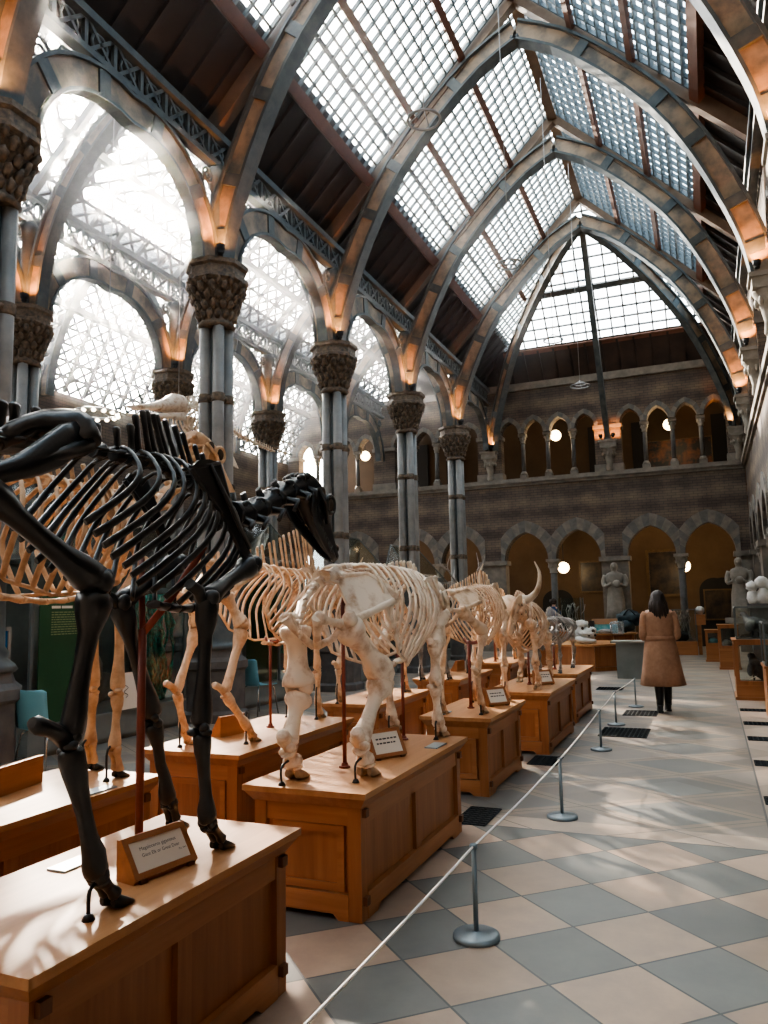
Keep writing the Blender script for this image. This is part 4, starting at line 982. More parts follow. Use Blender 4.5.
# 4. broad-hipped pale skeleton on the second plinth, facing away
S4 = dict(r=.026, nv=24, sc=1,
  spine=[(3.95,1.10),(4.2,1.18),(4.5,1.20),(4.9,1.20),(5.2,1.19),(5.5,1.14),(5.68,1.09)],
  nspine=[(0,.0),(.3,.0),(.55,.02),(.75,.09),(.85,.13),(.95,.09),(1,.03)], lean=[(0,.1),(1,-.5)], nspw=[(0,2.0),(.5,1.8),(1,1.4)],
  neck=[(5.66,1.09),(5.74,1.09),(5.80,1.08),(5.85,1.08)], nn=3, nr=.05,
  ribs=dict(n=17, u0=.27, u1=.96, bot=[(4.42,.86),(4.55,.66),(4.9,.56),(5.3,.62),(5.6,.74)], w=[(0,.27),(.3,.31),(.65,.29),(1,.16)], rw=.019, rt=.009, back=.10, rise=.03, ew=[(0,.95),(.35,.7),(.65,.35),(1,.2)]),
  stern=[(4.75,.56),(5.1,.57),(5.5,.66),(5.7,.78)], tail=[(3.9,1.08),(3.78,1.0),(3.72,.88),(3.70,.78)],
  pelvis=dict(sac=(4.08,1.13), ilium=(4.30,.99), ilx=.33, il2=(4.25,1.15), il2x=.16, hip=(3.95,.85), hipx=.15, isch=(3.72,.90), isx=.10, pub=(3.88,.74)),
  fore=[dict(x=.20, xs=.20, sc1=(5.12,1.12), sc2=(5.38,1.16), sh=(5.56,.88), el=(5.36,.66), ol=(5.24,.70), ca=(5.34,.40), fe=(5.38,.12), ho=(5.45,0), g=1.25, rod=.14),
        dict(x=-.24, xs=-.2, sc1=(5.15,1.12), sc2=(5.4,1.16), sh=(5.6,.88), el=(5.42,.66), ol=(5.3,.7), ca=(5.5,.40), fe=(5.56,.12), ho=(5.63,0), g=1.2, rod=.14)],
  hind=[dict(x=.22, xk=.23, kn=(4.28,.56), hk=(4.0,.22), cal=(3.93,.27), fe=(4.05,.10), ho=(4.08,0), rod=.12, g=1.45, fem=1.4),
        dict(x=-.14, xk=-.15, kn=(3.96,.50), hk=(3.82,.22), cal=(3.74,.27), fe=(3.87,.10), ho=(3.90,0), rod=.12, g=1.45, fem=1.5)],
  skull=dict(poll=(5.84,1.15), nose=(6.08,.62), w=.13, d=.27),
  posts=[(-.01,4.26,.98,[(-.01,4.3,1.1)]),(-.02,5.25,.60,[(-.1,5.3,.62),(.08,5.3,.62)])], pr=.0125)
skeleton('rhinoceros_skeleton', 'broad-hipped pale skeleton seen from behind, wide pelvis, on the second aisle-side plinth', M['bone_white'], -2.07, 4.6, ZB, S4, hoofm=M['hoof_tan'])

# 3. tall-spined bison
S3 = dict(r=.023, nv=24, sc=1,
  spine=[(4.60,1.27),(4.85,1.30),(5.2,1.30),(5.6,1.28),(5.95,1.27),(6.2,1.25),(6.28,1.23)],
  nspine=[(0,.06),(.25,.07),(.4,.14),(.55,.25),(.75,.40),(.87,.48),(.96,.40),(1,.15)], lean=[(0,0),(.4,-.25),(.7,-.3),(1,-.12)], nspw=[(0,1.5),(.4,1.5),(1,1.6)],
  neck=[(6.27,1.24),(6.38,1.26),(6.5,1.26),(6.6,1.24)], nn=5, nr=.045,
  ribs=dict(n=14, u0=.34, u1=.95, bot=[(5.05,.98),(5.18,.80),(5.45,.70),(5.8,.70),(6.1,.80)], w=[(0,.24),(.35,.28),(.7,.26),(1,.15)], rw=.017, rt=.008, back=.07, rise=.02, ew=[(0,.9),(.35,.6),(.65,.32),(1,.2)]),
  stern=[(5.4,.69),(5.7,.67),(6.05,.75),(6.2,.86)], tail=[(4.58,1.27),(4.48,1.2),(4.44,1.0),(4.43,.8)],
  pelvis=dict(sac=(4.72,1.29), ilium=(4.92,1.22), ilx=.25, il2=(4.9,1.33), il2x=.12, hip=(4.62,1.06), hipx=.15, isch=(4.38,1.08), isx=.11, pub=(4.55,.94)),
  fore=[dict(x=.16, sc1=(5.78,1.27), sc2=(6.0,1.30), sh=(6.18,1.08), el=(5.98,.84), ol=(5.86,.88), ca=(6.02,.42), fe=(6.02,.13), ho=(6.08,0), rod=.28),
        dict(x=-.16, sc1=(5.78,1.27), sc2=(6.0,1.30), sh=(6.2,1.08), el=(6.0,.84), ol=(5.88,.88), ca=(6.06,.42), fe=(6.08,.13), ho=(6.13,0), rod=.28)],
  hind=[dict(x=.24, kn=(4.70,.84), hk=(4.52,.40), cal=(4.38,.455), fe=(4.80,.11), ho=(4.88,0), rod=.22, g=1.1),
        dict(x=-.15, kn=(4.72,.84), hk=(4.50,.40), cal=(4.36,.46), fe=(4.58,.11), ho=(4.64,0), rod=.22, g=1.1)],
  skull=dict(poll=(6.62,1.26), nose=(6.95,.92), w=.11, d=.2, horn=[(.1,6.64,1.26),(.26,6.62,1.30),(.34,6.62,1.42)], hr=.035),
  posts=[(0,5.50,.70,[(-.08,5.55,.72),(.08,5.55,.72)])], pr=.0125)
skeleton('bison_skeleton', 'pale skeleton with a fan of tall back spines, on a back-row plinth', M['bone'], -3.35, 5.3, ZB, S3, hoofm=M['hoof_tan'])

# 2. big tan skeleton at the left edge with raised neck
S2 = dict(r=.026, nv=24, sc=1,
  spine=[(2.0,1.62),(2.4,1.66),(2.88,1.69),(3.3,1.70),(3.69,1.68),(3.85,1.62)],
  nspine=[(0,.06),(.5,.08),(.8,.14),(.92,.12),(1,.05)], lean=[(0,.1),(1,-.5)], nspw=[(0,1.6),(1,1.2)],
  neck=[(3.84,1.62),(3.98,1.60),(4.18,1.70),(4.36,1.92),(4.46,2.08),(4.52,2.19)], nn=7, nr=.046,
  ribs=dict(n=14, u0=.25, u1=.95, bot=[(2.55,1.25),(2.75,1.12),(3.10,1.05),(3.45,1.07),(3.72,1.15)], w=[(0,.26),(.35,.31),(.7,.29),(1,.16)], rw=.018, rt=.009, back=.10, rise=.02, ew=[(0,.9),(.35,.65),(.65,.35),(1,.2)]),
  stern=[(2.9,1.05),(3.3,1.03),(3.7,1.12),(3.85,1.25)],
  pelvis=dict(sac=(2.1,1.64), ilium=(2.25,1.58), ilx=.26, il2=(2.25,1.70), il2x=.13, hip=(1.92,1.40), hipx=.15, isch=(1.7,1.42), isx=.11, pub=(1.85,1.28)),
  fore=[dict(x=.18, sc1=(3.35,1.66), sc2=(3.55,1.70), sh=(3.78,1.26), el=(3.60,1.02), ol=(3.47,1.06), ca=(3.59,.50), fe=(3.575,.17), ho=(3.62,0), g=1.0, rod=.20),
        dict(x=-.12, sc1=(3.4,1.66), sc2=(3.6,1.7), sh=(3.84,1.26), el=(3.70,1.0), ol=(3.57,1.04), ca=(3.71,.49), fe=(3.70,.16), ho=(3.74,0), g=1.0, rod=.20)],
  hind=[dict(x=.2, kn=(2.2,1.1), hk=(2.0,.55), cal=(1.86,.61), fe=(2.06,.13), ho=(2.12,0)),
        dict(x=-.18, kn=(2.25,1.1), hk=(2.05,.55), cal=(1.91,.61), fe=(2.1,.13), ho=(2.15,0))],
  skull=dict(poll=(4.50,2.24), nose=(5.03,1.84), w=.11, d=.21),
  posts=[(0,2.7,1.0,[])])
skeleton('camel_skeleton', 'tan long-necked skeleton behind the near-black one, its rib cage at the left edge', M['bone_tan'], -3.40, 3.0, ZB, S2, hoofm=M['hoof_dark'])

# 5. humped pale skeleton on the third plinth
S5 = dict(r=.021, nv=22, sc=.9,
  spine=[(6.25,1.02),(6.5,1.07),(6.8,1.09),(7.15,1.12),(7.5,1.12),(7.75,1.08)],
  nspine=[(0,.03),(.3,.05),(.55,.10),(.75,.15),(.9,.14),(1,.06)], lean=[(0,0),(1,-.4)],
  neck=[(7.73,1.07),(7.80,1.0),(7.84,.9),(7.86,.82)], nn=4, nr=.038,
  ribs=dict(n=14, u0=.3, u1=.95, bot=[(6.7,.82),(6.85,.66),(7.15,.58),(7.45,.60),(7.65,.70)], w=[(0,.2),(.35,.25),(.7,.22),(1,.13)], rw=.015, rt=.007, back=.07, rise=.02, ew=[(0,.9),(.35,.6),(.65,.32),(1,.2)]),
  stern=[(7.1,.58),(7.35,.57),(7.62,.64),(7.78,.74)],
  pelvis=dict(sac=(6.33,1.05), ilium=(6.55,.98), ilx=.22, il2=(6.5,1.09), il2x=.11, hip=(6.22,.90), hipx=.13, isch=(6.0,.92), isx=.1, pub=(6.15,.78)),
  fore=[dict(x=.15, sc1=(7.35,1.12), sc2=(7.55,1.16), sh=(7.74,.85), el=(7.56,.64), ol=(7.45,.68), ca=(7.58,.36), fe=(7.58,.11), ho=(7.64,0), rod=.2),
        dict(x=-.15, sc1=(7.38,1.12), sc2=(7.58,1.16), sh=(7.78,.85), el=(7.6,.64), ol=(7.49,.68), ca=(7.5,.36), fe=(7.46,.11), ho=(7.5,0), rod=.2)],
  hind=[dict(x=.17, xk=.18, kn=(6.72,.72), hk=(6.52,.37), cal=(6.40,.42), fe=(6.62,.10), ho=(6.70,0), rod=.2, g=1.1, fem=1.5),
        dict(x=-.15, xk=-.16, kn=(6.68,.72), hk=(6.5,.37), cal=(6.38,.42), fe=(6.5,.10), ho=(6.56,0), rod=.2, g=1.1, fem=1.5)],
  skull=dict(poll=(7.86,.84), nose=(8.0,.50), w=.075, d=.15),
  posts=[(-.04,7.0,.62,[(-.1,7.05,.64),(.08,7.05,.64)])], pr=.016)
skeleton('cattle_skeleton', 'slim pale skeleton with low arched back, on the third plinth of the aisle-side row', M['bone'], -2.07, 6.9, ZB, S5, hoofm=M['hoof_tan'])

def shift(S, dy, dz=1.0, y0=0, ky=1.0):
    f = lambda p: (y0+(p[0]-y0)*ky+dy, p[1]*dz)
    o = {}
    for k, v in S.items():
        if k in ('spine', 'neck', 'stern', 'tail'): o[k] = [f(p) for p in v]
        elif k == 'ribs': o[k] = dict(v, bot=[f(p) for p in v['bot']])
        elif k == 'pelvis': o[k] = {a: (f(b_) if isinstance(b_, tuple) else b_) for a, b_ in v.items()}
        elif k in ('fore', 'hind'): o[k] = [{a: (f(b_) if isinstance(b_, tuple) else b_) for a, b_ in lg.items()} for lg in v]
        elif k == 'skull': o[k] = {a: (f(b_) if isinstance(b_, tuple) else b_) for a, b_ in v.items() if a != 'horn'}
        elif k == 'posts': o[k] = [(a, b_+dy, c*dz, []) for a, b_, c, d in v]
        else: o[k] = v
    return o
# 6. long-horned skeleton, facing the viewer (profile given facing away about y0=9.2, then turned)
S6 = dict(r=.025, nv=22, sc=1,
  spine=[(8.5,.90),(8.7,.98),(9.0,1.05),(9.35,1.08),(9.65,1.07),(9.82,1.04)],
  nspine=[(0,.04),(.5,.08),(.8,.12),(1,.05)], lean=[(0,0),(1,-.4)],
  neck=[(9.8,1.03),(9.88,1.0),(9.94,.98),(10.0,.98)], nn=4, nr=.05,
  ribs=dict(n=14, u0=.25, u1=.95, bot=[(8.75,.7),(8.9,.52),(9.2,.46),(9.5,.5),(9.7,.6)], w=[(0,.18),(.35,.24),(.7,.25),(1,.15)], rw=.017, rt=.008, back=.08, rise=.02, ew=[(0,.9),(.35,.65),(.65,.35),(1,.2)]),
  stern=[(9.1,.46),(9.35,.46),(9.65,.55),(9.8,.66)],
  pelvis=dict(sac=(8.56,.93), ilium=(8.76,.86), ilx=.19, il2=(8.74,.97), il2x=.1, hip=(8.48,.78), hipx=.11, isch=(8.3,.82), isx=.08, pub=(8.4,.68)),
  fore=[dict(x=.20, sc1=(9.45,1.05), sc2=(9.65,1.09), sh=(9.84,.82), el=(9.66,.62), ol=(9.55,.66), ca=(9.70,.34), fe=(9.55,.11), ho=(9.62,0), g=1.1),
        dict(x=-.14, sc1=(9.48,1.05), sc2=(9.68,1.09), sh=(9.88,.82), el=(9.7,.62), ol=(9.6,.66), ca=(9.82,.34), fe=(9.84,.11), ho=(9.9,0), g=1.1)],
  hind=[dict(x=.16, kn=(8.62,.60), hk=(8.42,.3), cal=(8.33,.36), fe=(8.46,.1), ho=(8.52,0), g=1.15, fem=1.5),
        dict(x=-.18, kn=(8.66,.60), hk=(8.5,.3), cal=(8.41,.36), fe=(8.6,.1), ho=(8.66,0), g=1.15, fem=1.5)],
  skull=dict(poll=(9.98,1.10), nose=(10.22,.70), w=.165, d=.27, horn=[(.12,9.98,1.08),(.22,9.98,1.10),(.31,9.98,1.20),(.34,10.0,1.37),(.29,10.0,1.50)], hr=.055),
  posts=[(0,9.2,.5,[])])
hd6 = S6['skull']; S6 = shift(S6, 0, .90, 9.98, .80); S6['skull'] = hd6; S6['neck'] = [(9.8,.94),(9.88,.92),(9.94,.91),(10.0,.90)]; hd6 = dict(hd6, poll=(9.98,1.01), nose=(10.22,.61), horn=[(a_, y_, z_-.09) for a_, y_, z_ in hd6['horn']]); S6['skull'] = hd6
skeleton('buffalo_skeleton', 'skeleton facing the viewer with long upswept horn, on the fourth aisle-side plinth', M['bone'], -2.04, 9.2, ZB, S6, flip=-1, hoofm=M['hoof_tan'])

# 7. small grey skeleton facing viewer
S7 = shift(S5, 4.25, .66); S7['r'] = .019
skeleton('goat_skeleton', 'small grey weathered skeleton on the fifth plinth of the aisle-side row', M['bone_grey'], -2.10, 11.3, ZB, S7, flip=-1, hoofm=M['hoof_dark'])
S8 = shift(S5, .55, .98)
skeleton('antelope_skeleton', 'pale skeleton mostly hidden behind the broad-hipped one, on the third back-row plinth', M['bone'], -3.35, 7.5, ZB, S8, hoofm=M['hoof_tan'])
S9 = shift(S5, 2.95, 1.0)
S9['skull'] = dict(poll=(11.1,1.18), nose=(11.4,.9), w=.08, d=.16, antler=[[(.05,11.1,1.2),(.16,11.0,1.34),(.24,10.95,1.52),(.2,11.0,1.72)], [(.15,11.0,1.32),(.2,11.12,1.40),(.22,11.25,1.5)], [(.22,10.97,1.46),(.32,10.9,1.55),(.36,10.9,1.66)]])
S9['neck'] = [(10.68,1.08),(10.8,1.08),(10.95,1.12),(11.06,1.16)]
skeleton('reindeer_skeleton', 'antlered skeleton on the fourth plinth of the back row', M['bone_grey'], -3.35, 10.2, ZB, S9, hoofm=M['hoof_dark'])
S10 = shift(S5, 5.75, .95)
skeleton('sheep_skeleton', 'farthest pale skeleton of the back row of plinths', M['bone'], -3.35, 12.9, ZB, S10, hoofm=M['hoof_tan'])

# hanging whale
t = thing('whale_skeleton', 'long beaked whale skeleton hung on wires in the left aisle behind the dark skeleton', 'skeleton', (-9.0, 12.2, 5.2))
m = MB(); sp = smooth_pts([(-9,11.6,5.42),(-9,12.1,5.58),(-9,12.7,5.5),(-9,13.4,5.32),(-9,14.2,5.24),(-9,15.0,5.2)], 46)
for i in range(45):
    a, b_ = sp[i], sp[i+1]; s = 1-.65*i/45; m.tube([a, a.lerp(b_, .5), a.lerp(b_, .85)], [.07*s, .05*s, .07*s], 7); m.tube([a, a+V((0,-.03,.22*s))], [(.03*s, .012), (.02*s, .01)], 5, ref=(0,1,0))
    if i > 14:
        for q in (-1, 1): m.tube([a, a+V((q*.17*s, -.02, -.02))], [(.035*s, .012), (.02*s, .01)], 5, ref=(0,1,0))
m.build('vertebral_column', M['bone_white'], t)
for i in range(9):
    for s in (-1, 1):
        a = sp[3+i*2]; m = MB(); m.tube(smooth_pts([a, a+V((s*.2,-.05,-.08)), a+V((s*.26,-.1,-.28)), a+V((s*.16,-.1,-.5))], 8), .018, 6); m.build('rib', M['bone_white'], t)
m = MB(); R_ = []
for y, z, w, h in ((11.65,5.44,.12,.12),(11.5,5.46,.22,.2),(11.3,5.44,.24,.2),(11.1,5.36,.17,.13),(10.7,5.24,.09,.07),(10.3,5.14,.06,.045),(10.1,5.1,.03,.02)):
    R_.append([(-9+w*math.cos(2*PI*k/12), y, z+h*math.sin(2*PI*k/12)) for k in range(12)])
m.loft(R_); sk = m.build('skull', M['bone_white'], t)
m = MB()
for s in (-1, 1): m.tube([(-9+s*.2,11.45,5.2),(-9+s*.16,11.1,5.15),(-9+s*.05,10.4,5.0),(-9+s*.02,10.15,4.98)], [(.09,.02),(.06,.02),(.03,.02),(.02,.015)], 7, ref=(0,0,1))
m.build('mandible', M['bone_white'], sk)
for s in (-1, 1):
    m = MB(); m.plate([(-9+s*.26,12.0,5.4),(-9+s*.3,12.35,5.45),(-9+s*.34,12.3,5.05),(-9+s*.3,12.05,5.1)], .03, (1,0,0)); m.tube([(-9+s*.33,12.15,5.1),(-9+s*.42,12.3,4.8)], .04, 7); m.plate([(-9+s*.4,12.2,4.85),(-9+s*.44,12.5,4.8),(-9+s*.5,12.75,4.4),(-9+s*.48,12.5,4.45)], .03, (1,.2,0)); m.build('flipper', M['bone_white'], t)
m = MB(); m.tube([(-9,11.5,5.55),(-9,11.5,10.8)], .008, 5); m.tube([(-9,13.0,5.5),(-9,13.0,10.8)], .008, 5); m.build('hanging_wire', M['wire'], t)

# ================================================================== sign stands and plaques
def text_mesh(body, size, name, parent, loc, rotm, matl, align='LEFT'):
    cu = bpy.data.curves.new('txt', 'FONT'); cu.body = body; cu.size = size; cu.align_x = align
    o = bpy.data.objects.new('txt', cu); COL.objects.link(o); bpy.context.view_layer.update()
    me = bpy.data.meshes.new_from_object(o.evaluated_get(bpy.context.evaluated_depsgraph_get())); bpy.data.objects.remove(o)
    q = bpy.data.objects.new(name, me); COL.objects.link(q); me.materials.clear(); me.materials.append(matl); q.parent = parent
    q.matrix_local = Matrix.Translation(loc) @ rotm.to_4x4(); return q
def sign(label, loc, rz, w=.30, h=.165, lines=None, back=False):
    """wedge label stand; face looks along local -Y before rz"""
    t = thing('label_stand', label, 'sign', loc, 'oak label stands'); t.rotation_euler.z = rz
    d = .10
    m = MB(); m.add([(-w/2,-.01,0.012),(w/2,-.01,.012),(w/2,.075,h),(-w/2,.075,h),(-w/2,.09,.0),(w/2,.09,0),(-w/2,-.002,0),(w/2,-.002,0),(-w/2,.09,h),(w/2,.09,h)],
                    [(0,1,3-1,3),(3,2,9,8),(8,9,5,4),(4,5,7,6),(6,7,1,0),(0,3,8,4,6),(1,7,5,9,2)]); m.build('wedge', M['wood_x'], t, True)
    m = MB(); m.box(-w/2+.02, -w/2+.05, -.02, 0, 0, .012); m.box(w/2-.05, w/2-.02, -.02, 0, 0, .012); m.build('foot', M['peg'], t, True)
    sl = math.atan2(h-.012, .085); ex = V((1,0,0)); ey = V((0, math.cos(sl), math.sin(sl))); ez = ex.cross(ey)
    rot = Matrix((ex, ey, ez)).transposed(); O = V((0, -.01, .012)); ln = math.hypot(.085, h-.012)
    pt = lambda u, v, k: O + ex*u + ey*v + ez*k
    fr = MB(); e = .022
    for (u0, u1, v0, v1) in ((-w/2, w/2, 0, e), (-w/2, w/2, ln-e, ln), (-w/2, -w/2+e, e, ln-e), (w/2-e, w/2, e, ln-e)):
        fr.add([pt(u0,v0,.0),pt(u1,v0,0),pt(u1,v1,0),pt(u0,v1,0),pt(u0,v0,.008),pt(u1,v0,.008),pt(u1,v1,.008),pt(u0,v1,.008)], [(0,3,2,1),(4,5,6,7),(0,1,5,4),(1,2,6,5),(2,3,7,6),(3,0,4,7)])
    fr.build('frame', M['wood_x'], t, True)
    m = MB(); m.add([pt(-w/2+e,e,.003),pt(w/2-e,e,.003),pt(w/2-e,ln-e,.003),pt(-w/2+e,ln-e,.003)], [(0,1,2,3)]); pp = m.build('card', M['paper'], t, True)
    if lines and isinstance(lines, int):
        k = MB()
        for r_ in range(lines):
            u = -w*.30
            while u < w*.27:
                q = RND.uniform(.012, .03); v0 = ln*.62 - r_*.028; P4 = [pt(u,v0,.0045),pt(u+q,v0,.0045),pt(u+q,v0+.010,.0045),pt(u,v0+.010,.0045)]; k.add(P4, [(0,1,2,3)]); u += q+.006
        k.build('lettering', M['ink'], pp, True)
    elif lines:
        for (s, body, u, v, al) in lines: text_mesh(body, s, 'lettering', pp, pt(u, v, .0045), rot, M['ink'], al)
    return t
LN = [(.0185, 'Megaloceros giganteus', 0, .096, 'CENTER'), (.0175, 'Giant Elk or Great Deer', .005, .072, 'CENTER'), (.011, 'Ptc. Irel.', .118, .055, 'RIGHT')]
sign('oak label stand with printed card beside the hoof of the near-black skeleton', (-1.90, 2.385, ZB), math.radians(80), .29, .14, LN)
sign('oak label stand between the legs of the broad-hipped skeleton', (-1.93, 4.60, ZB), math.radians(60), .26, .17, 2)
sign('oak label stand on the third aisle-side plinth', (-1.90, 7.22, ZB), math.radians(50), .24, .165, 2)
sign('oak label stand on the fourth aisle-side plinth', (-1.85, 9.2, ZB), math.radians(45), .24, .165, 2)
sign('oak label stand seen from behind on the plinth at the left edge', (-3.62, 3.18, ZB), math.radians(-78), .40, .15)
sign('oak label stand seen from behind on the tall-spined skeleton plinth', (-3.52, 5.10, ZB), math.radians(-100), .26, .15)
sign('oak label stand seen from behind on the fourth back-row plinth', (-3.5, 10.9, ZB), math.radians(-100), .24, .15)
def plaque(label, x, y, rz=0, w=.09, l=.2):
    m = MB(); m.box(-w/2, w/2, -l/2, l/2, 0, .008); o = m.build('metal_plaque', M['plaque']); o.location = (x, y, ZB); o.rotation_euler.z = rz; tag(o, label, 'plaque', 'small metal plaques')
plaque('small metal plaque lying on the nearest plinth beside the red post', -2.30, 2.36)
plaque('small metal plaque at the right end of the plinth at the left edge', -3.10, 3.32)
plaque('small metal plaque at the far right corner of the second aisle-side plinth', -1.79, 5.08)
plaque('small metal plaque on the third aisle-side plinth', -2.25, 6.62)
# ================================================================== barrier
ST = [(-1.15,1.45),(-1.15,3.78),(-1.13,6.02),(-1.20,8.83),(-1.24,10.65),(-1.15,12.52)]
def stanchion():
    t = thing('barrier_post', '', 'barrier post')
    m = MB(); m.lathe((0,0,0), [(.112,0),(.115,.008),(.113,.02),(.10,.026),(.02,.03),(.018,.034)], 28); m.build('base', M['steel'], t)
    m = MB(); m.lathe((0,0,0), [(.0125,.03),(.0125,.415)], 12); m.build('pole', M['steel'], t)
    m = MB(); m.lathe((0,0,0), [(.0125,.415),(.02,.418),(.02,.432),(.014,.437)], 12); m.build('cap', M['steel'], t)
    return t
sp_ = stanchion()
for k, (x, y) in enumerate(ST[1:]):
    o = sp_ if k == 0 else copy_tree(sp_); o.location = (x, y, 0)
    tag(o, 'low grey barrier post with round foot, %s from the front' % ORD[k], 'barrier post', 'low barrier posts along the plinths')
for k, (a, c) in enumerate(zip(ST, ST[1:])):
    m = MB(); m.tube([(a[0]+(c[0]-a[0])*i/10, a[1]+(c[1]-a[1])*i/10, .425-.012*math.sin(PI*i/10)) for i in range(11)], .0055, 6)
    o = m.build('guide_rope', M['rope']); tag(o, 'white cord of the low barrier, %s span from the front' % ORD[k], 'rope', 'white barrier ropes')

# ================================================================== floor grates
def grate(label, x0, x1, y0, y1, n=8):
    t = thing('floor_grate', label, 'grate', ((x0+x1)/2, (y0+y1)/2, 0), 'dark floor grates')
    m = MB(); m.box(x0, x1, y0, y1, .0, .003); m.build('pit', M['black'], t)
    m = MB(); nx = max(2, int((x1-x0)/.05)); ny = max(2, int((y1-y0)/.05))
    for i in range(nx+1): xx = x0+(x1-x0)*i/nx; m.box(xx-.007, xx+.007, y0, y1, .003, .008)
    for i in range(ny+1): yy = y0+(y1-y0)*i/ny; m.box(x0, x1, yy-.007, yy+.007, .003, .008)
    m.build('bars', M['grate'], t)
grate('dark square floor grate in front of the third barrier post from the front', -1.35, -.80, 9.72, 10.4)
grate('dark square floor grate left of the woman in the camel coat', -1.25, -.80, 11.55, 12.1)
grate('floor grate behind the second plinth beside the barrier', -1.86, -1.62, 5.62, 6.1)
grate('floor grate beside the third aisle-side plinth', -1.80, -1.52, 7.85, 8.3)
grate('small floor grate left of the woman, beyond the fifth barrier post', -2.05, -1.6, 14.8, 15.25)
for k, y in enumerate((12.40, 11.08, 9.88, 8.42, 6.88)):
    grate('narrow dark grate in the right paving strip, %s from the far end' % ORD[k], .30, 1.28, y, y+.26)

# ================================================================== left side: chairs, banners, display cases
def chair():
    t = thing('plastic_chair', '', 'chair')
    prof = [(-.22,.43),(-.16,.445),(0,.44),(.14,.445),(.19,.47),(.215,.53),(.235,.66),(.25,.80),(.255,.845)]
    m = MB(); P = smooth_pts([(0,y,z) for y,z in prof], 22); rows = []
    for i, p in enumerate(P):
        u = i/21; w = .215 - .02*abs(u-.4) - (.05 if i in (0, 21) else 0); row = []
        for k in range(9):
            s = -1+2*k/8; c = abs(s)**2.5*.025
            row.append((s*w, p.y - (c*1.2 if u > .5 else 0), p.z + (c if u <= .5 else 0)))
        rows.append(row)
    o = 0; vs = [q for r in rows for q in r]; fs = [(i*9+k, i*9+k+1, (i+1)*9+k+1, (i+1)*9+k) for i in range(21) for k in range(8)]
    m.add(vs, fs, 0, True); ob = m.build('seat_shell', M['chair'], t)
    md = ob.modifiers.new('thick', 'SOLIDIFY'); md.thickness = .012
    for sx in (-1, 1):
        for sy in (-1, 1):
            m = MB(); m.tube([(sx*.13, sy*.12, .43), (sx*.17, sy*.16, .40), (sx*.21, sy*.22, .0)], .0095, 8); m.build('leg', M['chrome'], t)
    return t
ch = chair(); ch.location = (-6.33, 6.04, 0); ch.rotation_euler.z = math.radians(182)
tag(ch, 'light blue plastic chair beside the dark column base at the left edge', 'chair', 'light blue plastic chairs')
c2 = copy_tree(ch); c2.location = (-6.52, 10.35, 0); c2.rotation_euler.z = math.radians(166)
tag(c2, 'light blue plastic chair seen under the tall-spined skeleton', 'chair', 'light blue plastic chairs')
def banner(label, x, y0, y1, z0, z1):
    t = thing('banner', label, 'banner', (x, (y0+y1)/2, z0)); m = MB(); m.box(x-.015, x+.0, y0, y1, z0, z1); p = m.build('cloth', M['green'], t)
    k = MB(); w = y1-y0; ya = y0+w*.2
    k.box(x, x+.002, ya, ya+w*.16, z1-.14, z1-.11); k.box(x, x+.002, ya+w*.18, ya+w*.38, z1-.14, z1-.11); k.build('heading', M['paper'], t)
    k = MB()
    for r_ in range(10):
        yy = ya
        while yy < y0+w*.82:
            q = RND.uniform(.02, .06); k.box(x, x+.002, yy, min(yy+q, y0+w*.85), z1-.19-r_*.028, z1-.178-r_*.028); yy += q+.01
        if r_ == 4: pass
    k.build('lettering', mat('banner_ink', (.22,.27,.13), rough=.8), t)
banner('tall dark green banner with a block of pale lettering behind the blue chair', -6.963, 6.5, 7.32, .372, 1.80)
t = thing('banner', 'dark green banner panel behind the blue chair under the tall-spined skeleton', 'banner', (-6.98, 11.2, .4)); m = MB(); m.box(-7.0, -6.985, 10.75, 11.7, .4, 2.0); m.build('cloth', M['green'], t)
t = thing('notice_board', 'bright blue panel with pale wooden edge beside the dark column at the left', 'board', (-6.9, 6.1, .8))
m = MB(); m.box(-6.93, -6.90, 5.75, 6.02, .88, 1.43); m.build('panel', M['blue'], t); m = MB(); m.box(-6.94, -6.89, 5.75, 6.06, 1.43, 1.47); m.box(-6.94, -6.89, 6.02, 6.06, .88, 1.43); m.build('frame', M['stone_light'], t)
